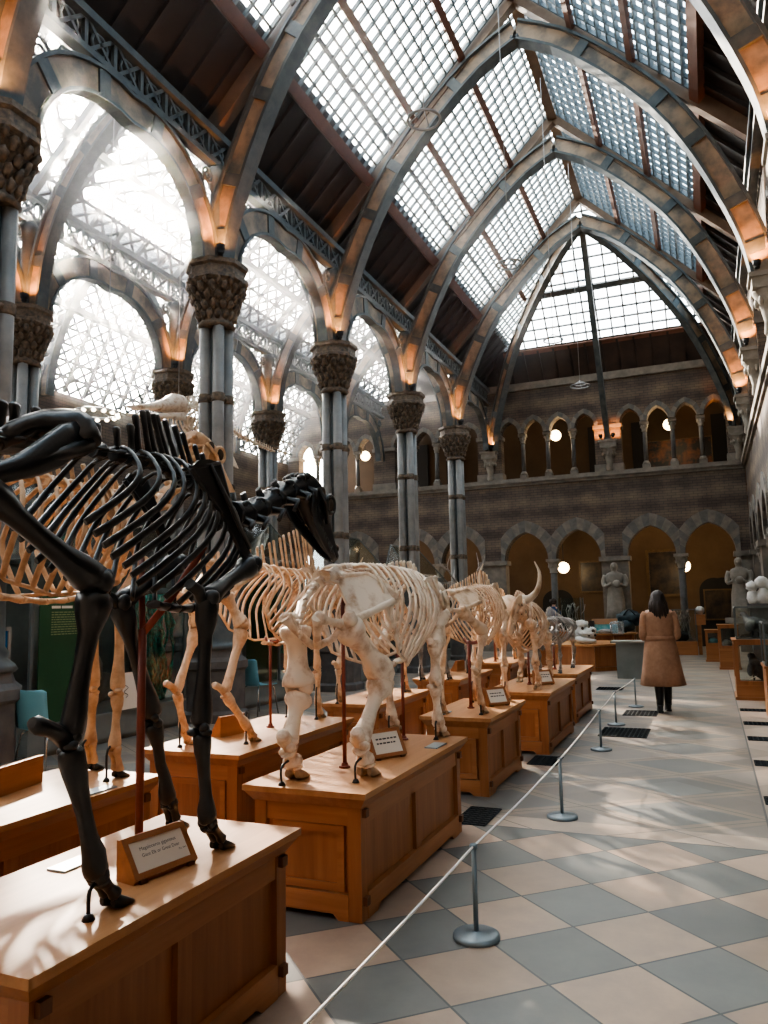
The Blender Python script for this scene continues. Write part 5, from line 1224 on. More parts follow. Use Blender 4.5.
def tall_case(label, y0, y1, x0=-7.95, x1=-6.98, zt=2.25, zr_=3.25, roof=True):
    t = thing('display_case', label, 'display case', ((x0+x1)/2, (y0+y1)/2, 0), 'tall glass display cases')
    m = MB(); m.box(x0, x1, y0, y1, .06, .34); m.box(x0+.05, x1-.05, y0+.05, y1-.05, 0, .06); m.box(x0-.02, x1+.02, y0-.02, y1+.02, .34, .37); m.build('skirt', M['skirt'], t)
    g = MB(); e = .012
    g.add([(x1,y0,.37),(x1,y1,.37),(x1,y1,zt),(x1,y0,zt)], [(0,1,2,3)]); g.add([(x0,y0,.37),(x1,y0,.37),(x1,y0,zt),(x0,y0,zt)], [(0,1,2,3)]); g.add([(x0,y1,.37),(x1,y1,.37),(x1,y1,zt),(x0,y1,zt)], [(3,2,1,0)])
    g.build('glass_pane', M['case_glass'], t)
    b_ = MB(); b_.box(x0-.03, x0, y0, y1, .37, zt); b_.build('back_panel', M['case_back'], t)
    f = MB()
    for x in (x0, x1):
        for y in (y0, (y0+y1)/2, y1): f.bar((x, y, .37), (x, y, zt), .035, .035)
        f.bar((x, y0, zt), (x, y1, zt), .04, .04)
    for y in (y0, y1): f.bar((x0, y, zt), (x1, y, zt), .04, .04)
    xm = x0+.15
    if roof:
        q = [(x1,y0,zt),(x1,y1,zt),(x0,y1,zt),(x0,y0,zt)]; ra, rb = (xm, y0+.25, zr_), (xm, y1-.25, zr_)
        r = MB(); r.add(q+[ra, rb], [(0,1,5,4),(1,2,5),(2,3,4,5),(3,0,4)]); r.build('glass_hood', M['case_glass'], t)
        for a_, c_ in ((q[0], ra), (q[3], ra), (q[1], rb), (q[2], rb), (ra, rb)): f.bar(a_, c_, .025, .025)
    f.build('frame', M['case_frame'], t)
tall_case('tall glass display case with sloping hood, between the first and second nave columns', 6.4, 9.12)
tall_case('tall glass display case with sloping hood, between the second and third nave columns', 10.45, 13.05)
tall_case('tall glass display case with sloping glass hood, beyond the third nave column', 14.55, 17.2)
tall_case('farthest tall glass display case with sloping hood along the nave columns', 18.7, 21.3)
# exhibits inside the cases
t = thing('seaweed_model', 'tangled teal green model hanging in the glass case behind the dark legs', 'model', (-7.25, 8.78, .38))
m = MB()
for k in range(26):
    a = RND.uniform(0, 2*PI); pts = []
    x, y = RND.uniform(-.1,.1), RND.uniform(-.2,.2)
    for i in range(12):
        z = .38+1.45*i/11; x += RND.uniform(-.05,.05); y += RND.uniform(-.07,.07); x = max(-.16, min(.16, x)); y = max(-.3, min(.3, y)); pts.append((-7.25+x, 8.78+y*.8, z))
    m.tube(pts, [RND.uniform(.012,.04) for _ in pts], 6, jit=.02)
m.build('fronds', M['teal'], t)
t = thing('seaweed_model', 'thin green strand model in the second glass case, seen between pale legs', 'model', (-7.3, 12.6, .8)); m = MB()
for k in range(8):
    pts = [(-7.3+RND.uniform(-.06,.06), 12.5+RND.uniform(-.1,.1), .8+i*.13) for i in range(9)]; m.tube(pts, [RND.uniform(.01,.03) for _ in pts], 6, jit=.02)
m.build('fronds', M['teal'], t)
t = thing('poster', 'white card with a small sketch leaning on the case behind the tan skeleton legs', 'poster', (-6.93, 8.0, .4)); m = MB(); m.box(-6.965, -6.95, 7.78, 8.12, .37, .83); m.build('card', M['paper'], t)
m = MB(); m.tube([(-6.947, 7.9+.04*math.sin(i*1.3), .52+.02*i) for i in range(9)], .004, 4); m.build('sketch', M['ink'], t)
# loose bones and stones inside the cases
for k, (x, y, L) in enumerate(((-7.3, 7.1, 'white boulder-like bone block in the case behind the tan skeleton legs'), (-7.35, 11.4, 'pale fossil block in the case behind the tall-spined skeleton'), (-7.3, 15.6, 'pale skull-like fossil low in the case behind the broad-hipped skeleton'))):
    m = MB(); m.ball((x, y, .5), (.16,.26,.13), 12, 8, jit=.07); m.ball((x+.02, y+.3, .46), (.12,.16,.09), 10, 7, jit=.05); o = m.build('fossil_block', M['bone_grey']); tag(o, L, 'fossil', 'fossil blocks in the cases')
t = thing('ammonite_model', 'pale ribbed spiral fossil standing in the case behind the dark legs', 'fossil', (-7.45, 9.05-.25, .4))
m = MB(); pts = []
for i in range(40):
    a = i*.32; r_ = .05+.009*i; pts.append((-7.5+.0, 7.75+r_*math.cos(a), .82+r_*math.sin(a)))
m.tube(pts, [.02+.0022*i+(.006 if i % 2 else 0) for i in range(40)], 8); m.build('whorl', M['stone_light'], t)

# ================================================================== the woman and the visitor
def human(name, label, loc, rz, mats, coat=True):
    t = thing(name, label, 'person', loc); t.rotation_euler.z = rz
    # body: one skinned figure (faces local +Y)
    vs, rd, ed = [], [], []
    def v(p, r): vs.append(p); rd.append(r if isinstance(r, tuple) else (r, r)); return len(vs)-1
    def chain(a, L):
        for p, r in L: b_ = v(p, r); ed.append((a, b_)); a = b_
        return a
    pel = v((0,0,.96), (.14,.11))
    ch_ = chain(pel, [((0,.0,1.12), (.115,.09)), ((0,-.005,1.28), (.14,.10)), ((0,-.01,1.42), (.13,.085))])
    nk = chain(ch_, [((0,-.005,1.49), (.055,.055)), ((0,.005,1.55), (.052,.055))])
    hd = chain(nk, [((0,.015,1.60), (.062,.078)), ((0,.02,1.66), (.076,.094)), ((0,.012,1.70), (.070,.085))])
    for s in (-1, 1):
        st = {-1: -.11, 1: .07}[s] if coat else 0; lx = .066 if coat else .088
        chain(pel, [((s*.08,0,.86), (.085,.085)), ((s*(lx+.008),.01+st*.3,.66), (.07,.075)), ((s*lx,.012+st*.6,.49), (.052,.055)), ((s*lx,-.015+st*.8,.33), (.052,.055)), ((s*lx,-.01+st,.10), (.036,.038)), ((s*lx,.04+st,.05), (.038,.035)), ((s*lx,.13+st,.035), (.038,.025))])
        w = chain(ch_, [((s*.155,-.01,1.425), (.058,.055)), ((s*.215,-.02,1.30), (.046,.046)), ((s*.235,-.03,1.13), (.04,.04)), ((s*.20,.11,1.08), (.034,.034)), ((s*.14,.21,1.08), (.026,.022))])
        pm = chain(w, [((s*.115,.26,1.085), (.034,.018)), ((s*.10,.29,1.088), (.032,.015))])
        for k in range(4):
            q = -.027+.018*k; L = (.055,.07,.066,.05)[k]
            chain(pm, [((s*.10-s*.0+q, .305, 1.088), .0095), ((s*.092+q, .305+L*.6, 1.085), .0085), ((s*.085+q, .305+L, 1.068), .007)])
        chain(w, [((s*.105-s*.03,.255,1.095), .011), ((s*.06,.28,1.105), .0095), ((s*.05,.30,1.10), .008)])
    me = bpy.data.meshes.new('body'); me.from_pydata(vs, ed, []); ob = bpy.data.objects.new('body', me); COL.objects.link(ob); ob.parent = t
    sk = ob.modifiers.new('skin', 'SKIN')
    if not me.skin_vertices:
        bm = bmesh.new(); bm.from_mesh(me); bm.verts.layers.skin.verify(); bm.to_mesh(me); bm.free()
    for i, r in enumerate(rd): me.skin_vertices[0].data[i].radius = r
    for i in range(len(rd)): me.skin_vertices[0].data[i].use_root = (i == 0)
    sb = ob.modifiers.new('sub', 'SUBSURF'); sb.levels = 2; sb.render_levels = 2
    dg = bpy.context.evaluated_depsgraph_get(); bpy.context.view_layer.update()
    m2 = bpy.data.meshes.new_from_object(ob.evaluated_get(dg)); ob.modifiers.clear(); ob.data = m2; m2.materials.clear(); m2.materials.append(M['skin'])
    for p in m2.polygons: p.use_smooth = True
    f = MB()
    f.tube([(0,.108,1.665),(0,.125,1.64),(0,.118,1.628)], [.009,.014,.010], 8); f.build('nose', M['skin'], t, True)
    for s in (-1, 1):
        f = MB(); f.ball((s*.033,.098,1.665), (.013,.008,.008), 10, 6); f.build('eye', M['paper'], t, True)
        f = MB(); f.ball((s*.08,.015,1.645), (.010,.02,.03), 8, 6); f.build('ear', M['skin'], t, True)
    f = MB(); f.ball((0,.103,1.60), (.024,.007,.007), 10, 6); f.build('mouth', mat('lips', (.4,.15,.12)), t, True)
    def ring(z, a, b_, cy=0, n=28, wob=0, sq=2.0):
        out = []
        for k in range(n):
            th = 2*PI*k/n; c, s_ = math.cos(th), math.sin(th); e = 2/sq
            out.append((math.copysign(abs(c)**e, c)*a*(1+wob*math.sin(5*th+1)), cy+math.copysign(abs(s_)**e, s_)*b_*(1+wob*math.sin(7*th)), z))
        return out
    if coat:
        m = MB(); m.loft([ring(z, a, b_, cy, wob=w) for z, a, b_, cy, w in ((.375,.305,.235,.0,.05),(.38,.315,.245,.0,.05),(.55,.285,.22,0,.045),(.75,.255,.195,0,.03),(.92,.235,.175,0,.015),(1.03,.212,.155,0,.01),(1.06,.205,.15,0,0),(1.09,.208,.15,0,.008),(1.2,.215,.15,-.005,0),(1.32,.222,.145,-.012,0),(1.40,.215,.13,-.012,0),(1.445,.165,.105,-.012,0),(1.475,.10,.085,-.01,0),(1.50,.082,.08,-.008,0))])
        for s in (-1, 1):
            m.tube(smooth_pts([(s*.165,-.012,1.42),(s*.205,-.02,1.35),(s*.228,-.03,1.22),(s*.236,-.035,1.10),(s*.21,.08,1.06),(s*.16,.19,1.075)], 16), [.068,.072,.07,.066,.062,.06,.058,.057,.058,.06,.056,.052,.05,.048,.047,.046], 14)
        c = m.build('coat', mats['coat'], t, True)
        m = MB(); m.loft([ring(z, a, b_, 0) for z, a, b_ in ((1.03,.217,.16),(1.035,.222,.165),(1.085,.222,.165),(1.09,.215,.158))]); m.build('belt', mats['coat'], c, True)
        m = MB(); m.loft([ring(z, a, b_, cy) for z, a, b_, cy in ((1.43,.125,.10,-.02),(1.47,.115,.098,-.018),(1.53,.082,.08,-.012),(1.51,.076,.074,-.01))]); m.build('collar', mats['coat'], c, True)
        m = MB(); m.bar((.01,-.252,.39), (.004,-.20,.78), .012, .012); m.build('vent', mats['coat'], c, True)
    else:
        m = MB(); m.loft([ring(z, a, b_, cy) for z, a, b_, cy in ((.9,.19,.135,0),(1.05,.18,.13,0),(1.25,.205,.14,-.005),(1.38,.205,.13,-.01),(1.45,.15,.10,-.01),(1.50,.075,.075,-.005))])
        for s in (-1, 1): m.tube(smooth_pts([(s*.16,-.012,1.42),(s*.22,-.02,1.30),(s*.245,-.03,1.13),(s*.2,.1,1.08),(s*.15,.2,1.08)], 12), [.065,.066,.062,.058,.055,.052,.05,.046,.044,.042,.04,.04], 12)
        m.build('jumper', mats['coat'], t, True)
        m = MB(); m.loft([ring(z, a, b_, 0) for z, a, b_ in ((.62,.16,.11),(.8,.18,.125),(.95,.175,.125))]); 
        for s in (-1, 1): m.tube([(s*.09,0,.82),(s*.09,.01,.5),(s*.088,-.01,.1)], [.09,.068,.055], 12)
        m.build('trousers', M['boot'], t, True)
    # hair: cap, back fall with strands
    m = MB(); m.ball((0,-.005,1.655), (.098,.108,.105), 18, 12, jit=.014)
    L = .37 if coat else .06
    n = 21
    for k in range(n):
        a = PI*(1.04+ .92*k/(n-1)); x, y = .085*math.cos(a), -.005+.10*math.sin(a)
        m.tube(smooth_pts([(x*.75, y*.8, 1.72), (x*1.06, y*1.05, 1.62), (x*1.34+.014*math.sin(k*3), y*1.15-.012+.012*math.sin(k*1.7), 1.51), (x*1.42+.02*math.sin(k*5)+.018, y*1.08-.035+.01*math.sin(k*4), 1.72-L+.035*math.sin(k*2.3))], 9), [.018,.022,.024,.026,.027,.026,.025,.02,.006], 7, jit=.006) if coat else m.tube([(x*.9,y*.9,1.72),(x*1.1,y*1.05,1.62)], [.03,.02], 8)
    m.build('hair', M['hair'], t, True)
    if coat:
        for s in (-1, 1):
            m = MB(); cx = s*.066; dy = {-1: -.11, 1: .07}[s]; m.tube([(cx,-.012+dy*.62,.46),(cx,-.02+dy*.8,.32),(cx,-.012+dy*.95,.16),(cx,-.01+dy,.09)], [.066,.064,.054,.05], 14)
            m.loft([[(cx+.045*w*math.cos(2*PI*k/12), -.01+dy+yc+l*math.sin(2*PI*k/12), z) for k in range(12)] for z, w, l, yc in ((.0,.9,.125,.055),(.02,1.0,.13,.055),(.05,1.0,.115,.045),(.08,1.0,.08,.02),(.11,1.05,.06,0))])
            m.box(cx-.035, cx+.035, -.075+dy, -.015+dy, 0, .03); m.build('boot', M['boot'], t, True)
    return t
human('person', 'woman with shoulder-length dark hair in a belted camel coat and black boots, walking away', (-.72, 12.12, 0), math.radians(10), dict(coat=M['coat']))
human('person', 'visitor in a dark blue jumper standing by the far left arcade column', (-4.5, 24.2, 0), math.radians(-30), dict(coat=M['jumper']), False)

# ================================================================== far counters and what stands on them
def counter(label, cx, cy, r, H, sy=1.0):
    t = thing('display_counter', label, 'counter', (cx, cy, 0), 'far wooden counters')
    oct_ = lambda k, q: (cx+q*math.cos(PI/8+k*PI/4), cy+sy*q*math.sin(PI/8+k*PI/4))
    def ring(q, z): return [(*oct_(k, q), z) for k in range(8)]
    m = MB(); m.loft([ring(r*.98, 0), ring(r*.98, .09), ring(r*.94, .1), ring(r*.94, H-.05)], smooth=False); m.build('body', M['wood_z'], t)
    m = MB(); m.loft([ring(r*.97, H-.05), ring(r*1.03, H-.04), ring(r*1.03, H)], smooth=False); m.build('top', M['wood_top'], t)
    for k in range(8): p = oct_(k, r*.945); m = MB(); m.bar((*p, .1), (*p, H-.05), .05, .05); m.build('corner_post', M['wood_y'], t)
counter('octagonal wooden counter carrying the big white skull', -3.0, 19.6, 1.15, .62)
counter('second wooden counter behind the octagonal one with boxes and a bag on it', -2.75, 21.6, .95, .78, .8)
t = thing('white_table_top', 'thin pale table beside the woman reaching to the far counter', 'table', (-1.35, 17.2, 0))
m = MB(); m.box(-2.0, -.75, 16.9, 17.5, .74, .78); m.build('table_top', M['stone_light'], t)
m = MB(); m.box(-1.9, -.85, 17.0, 17.45, 0, .74); m.build('base', M['skirt'], t)  # grey block put in for the shadowed space under the top
# white elephant-like skull
t = thing('elephant_skull', 'large white skull with dark eye hole lying on the octagonal counter', 'skull', (-3.0, 19.2, .62))
m = MB()
for c, r_, j in (((-2.97,19.2,.93),(.2,.24,.22),.09), ((-2.74,19.0,.85),(.19,.18,.15),.07), ((-2.88,19.1,1.07),(.14,.16,.1),.07), ((-3.08,19.05,.80),(.16,.16,.14),.06), ((-2.62,18.95,.95),(.08,.1,.07),.03)): m.ball(c, r_, 14, 10, jit=j)
for c, r_ in (((-2.60,18.85,.93),.04), ((-2.70,18.80,.83),.03), ((-2.56,18.85,.83),.03), ((-2.86,18.93,.99),.035)): m.ball(c, (r_, r_*.8, r_*1.1), 8, 6, mat=1)
m.tube(smooth_pts([(-3.0,18.9,.74),(-2.8,18.8,.70),(-2.55,18.82,.69)], 7), [.07,.075,.07,.07,.06,.055,.045], 9, jit=.03)
m.tube(smooth_pts([(-2.9,18.95,.92),(-2.75,18.78,.86),(-2.58,18.8,.88)], 6), .03, 7, jit=.015)
m.build('cranium', [M['white_plaster'], M['socket']], t)
o = MB(); o.box(-2.95,-2.3,21.2,21.35,.78,1.02); o.box(-2.95,-2.3,21.18,21.36,1.02,1.16, 1); o = o.build('printed_box', [M['turq'], M['cardboard']]); tag(o, 'cardboard box with a turquoise printed front on the far counter', 'box')
m = MB(); m.ball((-3.15,20.95,1.03), (.17,.15,.13), 14, 9); m.tube([(-3.15,20.95,.78),(-3.15,20.95,.92)], [.14,.05], 12); o = m.build('glass_dome', M['clear']); tag(o, 'round clear dome beside the white skull', 'dome')
m = MB(); m.lathe((-2.28,20.9,.78), [(.17,0),(.18,.04),(.18,.27),(.15,.32),(.05,.33)], 18); o = m.build('clear_jar', M['clear']); tag(o, 'round clear container in front of the dark bag', 'jar')
m = MB(); m.ball((-2.02,21.6,1.16), (.34,.2,.2), 16, 10, jit=.1); m.ball((-2.1,21.55,.96), (.22,.2,.18), 12, 8, jit=.07); m.tube(smooth_pts([(-2.15,21.45,1.25),(-2.0,21.4,1.4),(-1.85,21.45,1.25)], 8), .02, 6); o = m.build('dark_bag', M['bag']); tag(o, 'crumpled dark navy bag on the far counter beside the woman', 'bag')
m = MB(); m.box(-2.98,-2.86,20.92,21.04,.78,1.12); o = m.build('black_speaker_box', M['black']); tag(o, 'black upright box between the white skull and the printed box', 'box')
m = MB(); m.ball((-2.6,20.98,.83), (.2,.1,.07), 10, 6, jit=.03); o = m.build('dark_rock', M['bone_grey']); tag(o, 'dark rock lying in front of the printed box', 'rock')

# ================================================================== right-hand cases
def wood_case(label, x0, x1, y0, y1, zb, zt, fill=None):
    t = thing('glazed_wood_case', label, 'display case', ((x0+x1)/2, (y0+y1)/2, 0), 'low glazed wooden cases')
    m = MB(); m.box(x0-.02, x1+.02, y0-.02, y1+.02, 0, .05); m.box(x0, x1, y0, y1, .05, zb); m.build('base', M['wood_x'], t)
    s = .06; f = MB()
    for x in (x0, x1-s):
        for y in (y0, y1-s): f.box(x, x+s, y, y+s, zb, zt)
    for z in (zb, zt-s): f.box(x0+s, x1-s, y0, y0+s, z, z+s); f.box(x0, x0+s, y0+s, y1-s, z, z+s); f.box(x1-s, x1, y0+s, y1-s, z, z+s)
    f.box(x0-.02, x1+.02, y0-.02, y1+.02, zt, zt+.025); f.build('frame', M['wood_z'], t)
    g = MB(); g.box(x0+.02, x1-.02, y0+.02, y1-.02, zb+.005, zt-.005); g.build('glass_pane', M['case_glass'], t)
def glass_box(label, x0, x1, y0, y1, z0, z1):
    t = thing('glass_case', label, 'display case', ((x0+x1)/2, (y0+y1)/2, z0), 'glass cases on wooden bases')
    g = MB(); g.box(x0, x1, y0, y1, z0+.015, z1); g.build('glass_pane', M['case_glass'], t)
    f = MB()
    for x in (x0, x1):
        for y in (y0, y1): f.bar((x, y, z0), (x, y, z1), .022, .022)
        for z in (z0+.011, z1): f.bar((x, y0, z), (x, y1, z), .022, .022)
    for y in (y0, y1):
        for z in (z0+.011, z1): f.bar((x0, y, z), (x1, y, z), .022, .022)
    f.build('frame', M['case_frame'], t)
wood_case('low wooden case with glass front holding a dark animal, by the right wall', .30, .98, 13.75, 14.6, .24, .93)
glass_box('glass case with a dark bird, on top of the wooden case by the right wall', .36, .96, 13.85, 14.5, .955, 1.47)
def creature(label, c, s, rot, matl, name):
    t = thing(name, label, 'animal model', c); x, y, z = c
    m = MB(); R3 = Matrix.Rotation(rot, 3, 'Z')
    body = [(-.9,.15,.05),(-.7,.35,.18),(-.3,.5,.30),(.1,.55,.30),(.4,.62,.22),(.6,.78,.14),(.72,.92,.13),(.86,.92,.12),(1.0,.86,.05),(1.15,.82,.015)]
    m.tube([V(c)+R3 @ V((u*s, 0, h*s)) for u, h, r in body], [r*s for u, h, r in body], 12, jit=.03*s)
    for q in (-1, 1):
        m.ball(V(c)+R3 @ V((-.1*s, q*.26*s, .48*s)), (.45*s,.09*s,.24*s), 10, 7, rot=R3 @ Matrix.Rotation(.25, 3, 'Y'), jit=.02*s)
    b_ = m.build('body', matl, t)
    for q in (-1, 1):
        m = MB(); m.tube([V(c)+R3 @ V((.05*s, q*.12*s, .3*s)), V(c)+R3 @ V((.0, q*.13*s, .12*s)), V(c)+R3 @ V((.08*s, q*.13*s, .0))], [.06*s,.035*s,.03*s], 7); m.build('leg', matl, t)
creature('dark shaggy animal model inside the low wooden case by the right wall', (.64, 14.15, .245), .44, math.radians(100), M['dark_fur'], 'animal_model')
creature('dark bird model inside the upper glass case by the right wall', (.66, 14.17, .975), .40, math.radians(120), M['dark_fur'], 'bird_model')
m = MB(); m.box(.45,.6,13.85,13.9,.24,.245); m.v = [p for p in m.v]; o = MB(); o.add([(.5,13.84,.31),(.62,13.84,.38),(.62,13.9,.38),(.5,13.9,.31)], [(0,1,2,3)]); o = o.build('paper_label', M['paper']); tag(o, 'small white paper label leaning inside the low wooden case by the right wall', 'label')
m = MB(); m.box(.62, 1.2, 11.5, 12.2, 0, .68); m.box(.6, 1.22, 11.48, 12.22, .68, .71); o = m.build('wooden_case_base', M['wood_z']); tag(o, 'wooden case base at the extreme right edge, cut by the frame', 'cabinet')
glass_box('glass case on the wooden base cut by the right edge of the photo', .63, 1.19, 11.51, 12.19, .712, 1.28)
wood_case('small wooden glazed case farther along the right wall, second in the row', .12, .55, 19.6, 20.3, .48, 1.0)
wood_case('farthest small wooden glazed case along the right wall', -.18, .18, 22.0, 22.6, .42, .80)
for L, c in (('small pale specimen inside the second small wooden case on the right', (.3, 19.9, .485)), ('small pale blue-grey specimen inside the farthest wooden case', (0, 22.25, .425))):
    m = MB(); m.ball((c[0], c[1], c[2]+.09), (.11,.12,.09), 10, 7, jit=.03); o = m.build('specimen', M['turq'] if 'blue' in L else M['pale_fur']); tag(o, L, 'specimen')
t = thing('diorama_case', 'tall glass case on a wooden base behind the woman, with pale branches inside', 'display case', (-1.1, 24.9, 0))
m = MB(); m.box(-1.75,-.42,24.6,25.2,0,.4); m.build('base', M['wood_x'], t); m = MB(); m.box(-1.73,-.44,24.62,25.18,.4,1.32); m.build('glass_pane', M['case_glass'], t)
f = MB()
for x in (-1.74,-.43):
    for y in (24.61,25.19): f.bar((x,y,.4),(x,y,1.33),.03,.03)
    f.bar((x,24.61,1.33),(x,25.19,1.33),.03,.03)
for y in (24.61,25.19): f.bar((-1.74,y,1.33),(-.43,y,1.33),.03,.03)
f.build('frame', M['case_frame'], t)
m = MB(); m.ball((-1.1,24.9,.55), (.5,.2,.16), 12, 7, jit=.09); m.build('ground', M['dark_fur'], t)
m = MB()
for k in range(22):
    x, y = RND.uniform(-1.6,-.6), RND.uniform(24.75,25.05); p = [(x, y, .5)]
    for i in range(5): p.append((p[-1][0]+RND.uniform(-.07,.07), p[-1][1]+RND.uniform(-.03,.03), min(1.28, p[-1][2]+RND.uniform(.08,.17))))
    m.tube(p, [.022,.018,.015,.012,.01,.006], 5); m.ball(p[-1], (.04,.04,.03), 6, 4)
m.build('branches', M['pale_fur'], t)
t = thing('diorama_case', 'faint glass case with pale branching specimens left of the statue pier', 'display case', (-3.95, 24.0, 0))
m = MB(); m.box(-4.3,-3.6,23.7,24.3,0,.75); m.build('base', M['wood_x'], t); m = MB(); m.box(-4.28,-3.62,23.72,24.28,.75,1.75); m.build('glass_pane', M['case_glass'], t)
f = MB()
for x in (-4.29,-3.61):
    for y in (23.71,24.29): f.bar((x,y,.75),(x,y,1.76),.025,.025)
f.build('frame', M['case_frame'], t); m = MB()
for k in range(14):
    p = [(RND.uniform(-4.2,-3.7), 24.0, .8)]
    for i in range(5): p.append((p[-1][0]+RND.uniform(-.08,.08), 24+RND.uniform(-.1,.1), min(1.7, p[-1][2]+RND.uniform(.1,.2))))
    m.tube(p, .012, 5)
m.build('branches', M['pale_fur'], t)
m = MB(); m.box(-.40,-.30,24.75,25.0,0,.9); m.box(-.46,-.16,24.6,24.95,.88,1.18); o = m.build('wooden_pedestal', M['wood_x']); tag(o, 'small wooden pedestal right of the branch case', 'pedestal')
m = MB(); m.ball((-.30,24.78,1.30), (.13,.11,.12), 10, 7, jit=.03); o = m.build('white_specimen', M['white_plaster']); tag(o, 'small white specimen on the wooden pedestal right of the branch case', 'specimen')
# lobed white plaster on a pedestal
m = MB(); m.box(.80,1.22,18.6,19.1,0,1.45); m.box(.76,1.26,18.55,19.15,1.40,1.50); o = m.build('stone_pedestal', M['stone_dark']); tag(o, 'grey stone pedestal under the white lobed cast by the right wall', 'pedestal')
m = MB()
for dx, dz, r_ in ((-.13,.38,.13),(.07,.46,.15),(.22,.4,.14),(-.12,.13,.14),(.1,.16,.16),(.26,.15,.12)): m.ball((1.0+dx, 18.8, 1.50+dz), (r_*.95, r_*.8, r_*(1.25 if dz < .2 else .9)), 12, 8, jit=.03)
m.ball((1.03,18.85,1.62), (.2,.16,.14), 10, 7); o = m.build('plaster_cast', M['white_plaster']); tag(o, 'white lobed plaster cast standing by the right wall', 'sculpture')

# ================================================================== statues, pictures, lamps
def statue(label, x, y, z0, rz):
    t = thing('stone_statue', label, 'statue', (x, y, z0)); t.rotation_euler.z = rz; t.scale = (1.25, 1.05, 1.0)
    m = MB(); m.box(-.34,.34,-.26,.26,-.16,0); m.lathe((0,0,-.5), [(.12,0),(.2,.16),(.33,.34)], 8, smooth=False, sy=.75); m.build('plinth_block', M['stone_light'], t, True)
    m = MB()
    def ring(z, a, b_, cy=0, fold=.0): return [(a*(1+fold*math.sin(6*2*PI*k/24))*math.cos(2*PI*k/24), cy+b_*(1+fold*math.cos(7*2*PI*k/24))*math.sin(2*PI*k/24), z) for k in range(24)]
    m.loft([ring(z, a, b_, cy, fo) for z, a, b_, cy, fo in ((0,.24,.18,0,.12),(.3,.21,.16,0,.13),(.7,.20,.15,-.01,.1),(1.0,.17,.13,0,.05),(1.2,.20,.14,0,.04),(1.38,.24,.14,0,.02),(1.48,.19,.11,0,0),(1.53,.08,.08,0,0),(1.58,.07,.075,-.01,0),(1.64,.085,.10,-.02,0),(1.72,.092,.11,-.02,0),(1.80,.07,.085,-.015,0),(1.83,.02,.03,-.01,0))])
    for s in (-1, 1): m.tube(smooth_pts([(s*.22,0,1.42),(s*.28,-.02,1.22),(s*.24,-.10,1.05),(s*.08,-.19,1.15)], 10), [.075,.075,.07,.066,.062,.06,.056,.05,.045,.045], 9)
    m.tube([(0,-.12,1.72),(0,-.145,1.68),(0,-.125,1.66)], [.012,.02,.015], 6); m.ball((.06,-.22,1.13), (.1,.04,.13), 8, 6)
    m.build('figure', M['stone_light'], t, True)
statue('stone statue of a robed figure on the middle pier of the end wall', XC-.02, YE-.32, 1.05, 0)
statue('stone statue of a robed figure on the right corner pier of the end wall', XR-.42, YE-.34, 1.05, math.radians(-20))
def picture(label, s0, s1, z0, z1, depth, m_, fr=.07):
    t = thing('framed_picture', label, 'picture', (0,0,0)); y = YE+depth; t.location = ((s0+s1)/2, y, z0)
    m = MB(); m.box(s0+fr, s1-fr, y-.02, y, z0+fr, z1-fr); m.build('canvas', m_, t)
    f = MB()
    for a, b_, c, d in ((s0,s1,z0,z0+fr),(s0,s1,z1-fr,z1),(s0,s0+fr,z0+fr,z1-fr),(s1-fr,s1,z0+fr,z1-fr)): f.box(a, b_, y-.06, y, c, d)
    f.build('frame', M['frame_gold'], t)
picture('small dark landscape-shaped painting left of the statue pier', -4.45, -3.45, 1.95, 3.15, 3.08, M['canvas'])
picture('large dark painting in the arch right of the statue pier', -2.05, -.85, 1.75, 3.45, 3.08, M['canvas'], .1)
picture('grey dark board standing in the arched doorway at the right', -.2, .75, .9, 1.98, 2.98, M['canvas'], .05)
picture('red and black mural in the upper gallery of the end wall', -1.85, .45, 6.1, 7.45, 3.08, M['canvas_red'], .04)
def globe(label, x, y, z, r=.17, e=55, ztop=None):
    t = thing('globe_lamp', label, 'lamp', (x, y, z), 'glowing globe lamps')
    m = MB(); m.ball((x, y, z), r, 18, 12); m.build('globe', M['lamp'], t)
    if ztop: m = MB(); m.tube([(x, y, z+r*.95), (x, y, ztop)], .012, 6); m.lathe((x, y, z+r*.9), [(.05,0),(.05,.05),(.02,.07)], 10); m.build('stem', M['black'], t)
    L = bpy.data.lights.new('globe_light', 'POINT'); L.energy = e; L.color = (1,.72,.42); L.shadow_soft_size = r*1.05; lo = bpy.data.objects.new('globe_light', L); COL.objects.link(lo); lo.location = (0,-r*1.4,-r*.9); lo.parent = t
GL = [(-4.65,26.9,7.5,9.3,'left of the iron post in the upper gallery'), (-.87,26.9,7.47,9.3,'behind a column of the upper gallery, right of the iron post'), (-4.72,27.6,2.85,5.2,'in the ground-floor arch left of the statue pier'), (-.72,27.6,2.75,5.2,'half hidden by the ground-floor column behind the woman'),
      (-14.3,27.0,7.4,9.3,'in the upper gallery at the far left end'), (-12.1,27.0,7.5,9.3,'in the upper gallery, second from the far left'), (-10.3,27.4,3.3,5.2,'added for a reflection in the glass hood between two nave columns')]  # last globe is added, standing for a reflection in the case glass
for x, y, z, zt, L in GL: globe('glowing round globe lamp '+L, x, y, z, .20 if z < 5 else .19, 14, zt)
for x, y, z, e in ((.4,27.8,4.3,14),(-2.0,27.9,4.3,12),(-6.6,28,4.3,8),(-8.3,28,4.2,6),(-3.0,28,8.6,6),(.6,28,8.6,6),(-7.3,28,8.6,6)):  # warm fill lights added to brighten the cloister, no fittings here
    L = bpy.data.lights.new('cloister_fill_light', 'POINT'); L.energy = e; L.color = (1,.72,.42); L.shadow_soft_size = .2; lo = bpy.data.objects.new('cloister_fill_light', L); COL.objects.link(lo); lo.location = (x, y, z)
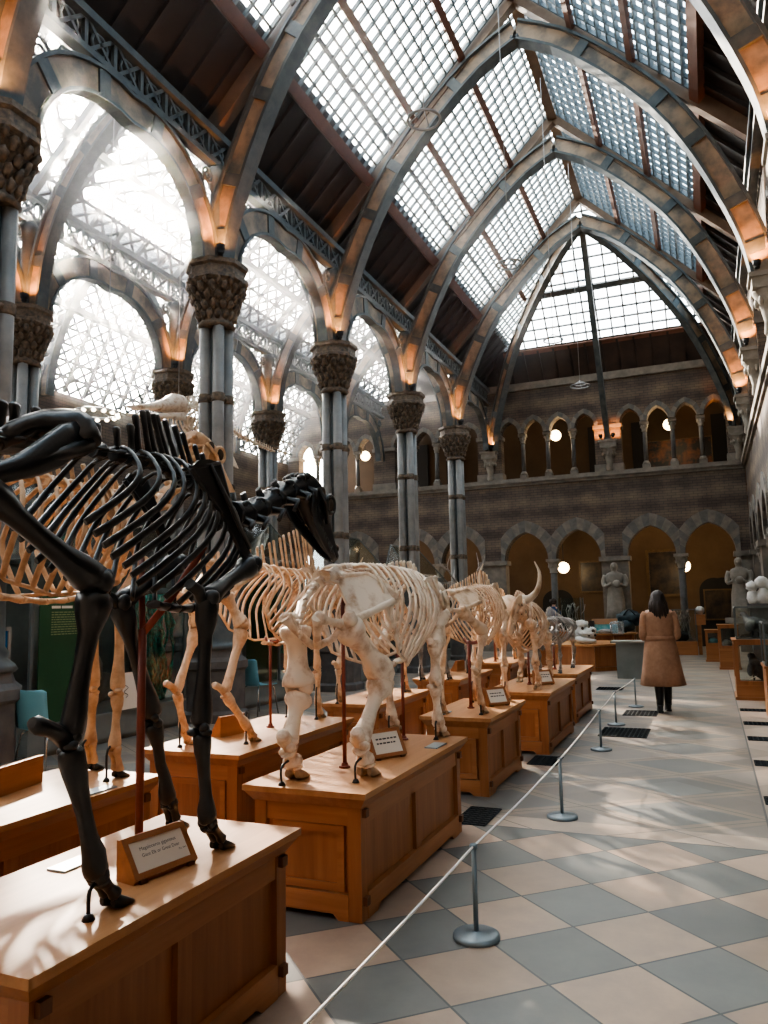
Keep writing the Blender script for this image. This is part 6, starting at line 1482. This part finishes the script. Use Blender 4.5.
def ring_pendant(label, x, y, z, r, bulbs=0, disc=False, ztop=13.2):
    t = thing('ring_pendant', label, 'pendant lamp', (x, y, z), 'hanging ring lamps')
    m = MB(); m.tube([(x+r*math.cos(2*PI*k/32), y+r*math.sin(2*PI*k/32), z) for k in range(33)], .016 if not bulbs else .03, 6, cap=False)
    if disc: m.tube([(x+r*.55*math.cos(2*PI*k/24), y+r*.55*math.sin(2*PI*k/24), z+.04) for k in range(25)], .014, 6, cap=False)
    for k in range(4): m.tube([(x+r*math.cos(PI/2*k), y+r*math.sin(PI/2*k), z), (x, y, z+.14)], .007, 5)
    m.build('ring', M['wire'], t)
    m = MB(); m.tube([(x, y, z+.14), (x, y, ztop)], .007, 5); m.build('hanging_wire', M['wire'], t)
    for k in range(bulbs):
        a = 2*PI*k/bulbs; m = MB(); m.ball((x+r*math.cos(a), y+r*math.sin(a), z-.03), .045, 8, 6); m.build('bulb', M['bulb'], t)
ring_pendant('thin ring lamp hanging high in the nave, nearest and highest in the photo', -2.7, 7.87, 7.23, .19)
ring_pendant('thin ring lamp hanging in the nave, second from the front', -2.7, 12.0, 7.2, .20, disc=True)
ring_pendant('thin ring lamp hanging in the nave, third from the front', -2.7, 15.9, 7.15, .20)
ring_pendant('disc-shaped ring lamp hanging in front of the end gable', -2.7, 19.55, 7.11, .24, disc=True)
ring_pendant('ring chandelier with glowing bulbs in the left aisle', -11.6, 12.1, 5.75, .45, bulbs=14, ztop=10.8)
# long hanging wires in the left aisle
for k, (x, y, z0) in enumerate(((-8.4, 9.0, 6.6), (-8.2, 11.2, 5.6))):
    m = MB(); m.tube([(x, y, z0), (x, y, 10.9)], .008, 5); o = m.build('hanging_wire', M['wire']); tag(o, 'thin bright wire hanging in the left aisle, %s from the left' % ORD[k], 'wire', 'hanging wires')

# ================================================================== light
def sundir():
    cam = SC.camera.matrix_world; d = V((60-384, 512-185, -765)); return (cam.to_3x3() @ d).normalized()
SD = sundir()
sun = bpy.data.lights.new('sun', 'SUN'); sun.energy = 42.0; sun.color = (1,.83,.66); sun.angle = math.radians(1.6)
so = bpy.data.objects.new('sun', sun); COL.objects.link(so); so.rotation_euler = (-SD).to_track_quat('-Z', 'Y').to_euler(); so.location = SD*60
w = bpy.data.worlds.new('sky'); SC.world = w; w.use_nodes = True; t = w.node_tree; t.nodes.clear(); L = t.links
out = N(t, 'ShaderNodeOutputWorld'); bg = N(t, 'ShaderNodeBackground'); tc = N(t, 'ShaderNodeTexCoord')
dp = N(t, 'ShaderNodeVectorMath', operation='DOT_PRODUCT'); L.new(tc.outputs['Generated'], dp.inputs[0]); dp.inputs[1].default_value = SD
sx = N(t, 'ShaderNodeSeparateXYZ'); L.new(tc.outputs['Generated'], sx.inputs[0])
base = ramp(t, sx.outputs[2], [(0.0, (.62,.68,.72)), (1.0, (.52,.70,.86))])
cl = N(t, 'ShaderNodeTexNoise', i_Scale=2.4, i_Detail=5); L.new(tc.outputs['Generated'], cl.inputs['Vector'])
clr = ramp(t, cl.outputs['Fac'], [(.42, (.75,.85,.92)), (.62, (1.25,1.25,1.22))])
mm = N(t, 'ShaderNodeMix', data_type='RGBA', blend_type='MULTIPLY'); mm.inputs[0].default_value = 1; L.new(base, mm.inputs[6]); L.new(clr, mm.inputs[7])
gl = ramp(t, dp.outputs['Value'], [(0.0, (0,0,0)), (.55, (.22,.22,.21)), (.82, (1.0,.95,.88)), (.94, (4,3.8,3.5)), (1, (14,13,12))])
ad = N(t, 'ShaderNodeMix', data_type='RGBA', blend_type='ADD'); ad.inputs[0].default_value = 1; L.new(mm.outputs[2], ad.inputs[6]); L.new(gl, ad.inputs[7])
L.new(ad.outputs[2], bg.inputs[0]); bg.inputs[1].default_value = 3.2; L.new(bg.outputs[0], out.inputs[0])

# sunlit haze hanging under the left aisle roofs
def wm(op, a, b_=None, c=None):
    n = N(t, 'ShaderNodeMath', operation=op)
    for i, q in enumerate((a, b_, c)):
        if q is None: continue
        if isinstance(q, (int, float)): n.inputs[i].default_value = q
        else: L.new(q, n.inputs[i])
    return n.outputs[0]
def sstep(v, a, b_):
    n = N(t, 'ShaderNodeMapRange', interpolation_type='SMOOTHSTEP'); L.new(v, n.inputs[0]); n.inputs[1].default_value = a; n.inputs[2].default_value = b_; return n.outputs[0]
gp = N(t, 'ShaderNodeNewGeometry'); sp3 = N(t, 'ShaderNodeSeparateXYZ'); L.new(gp.outputs['Position'], sp3.inputs[0])
dens = wm('MULTIPLY', sstep(sp3.outputs[0], -3.0, -7.5), sstep(sp3.outputs[0], -16, -15))
dens = wm('MULTIPLY', dens, wm('MULTIPLY', sstep(sp3.outputs[2], 6.0, 8.5), sstep(sp3.outputs[2], 12, 10)))
dens = wm('MULTIPLY', dens, wm('MULTIPLY', sstep(sp3.outputs[1], -1, 4), sstep(sp3.outputs[1], 26, 20)))
dens = wm('MULTIPLY', dens, .037)
vs_ = N(t, 'ShaderNodeVolumeScatter'); vs_.inputs['Anisotropy'].default_value = .88; L.new(dens, vs_.inputs['Density']); L.new(vs_.outputs[0], out.inputs['Volume'])
w.cycles.volume_step_size = 2.0; w.cycles.volume_sampling = 'MULTIPLE_IMPORTANCE'; SC.cycles.volume_max_steps = 20; SC.cycles.volume_bounces = 0


SC.cycles.use_denoising = True
SC.cycles.max_bounces = 8; SC.cycles.diffuse_bounces = 4; SC.cycles.transparent_max_bounces = 16; SC.cycles.glossy_bounces = 3; SC.cycles.caustics_reflective = False
SC.cycles.sample_clamp_indirect = 8; SC.cycles.sample_clamp_direct = 0
SC.view_settings.view_transform = 'AgX'; SC.view_settings.look = 'AgX - Medium High Contrast'; SC.view_settings.exposure = 0.72
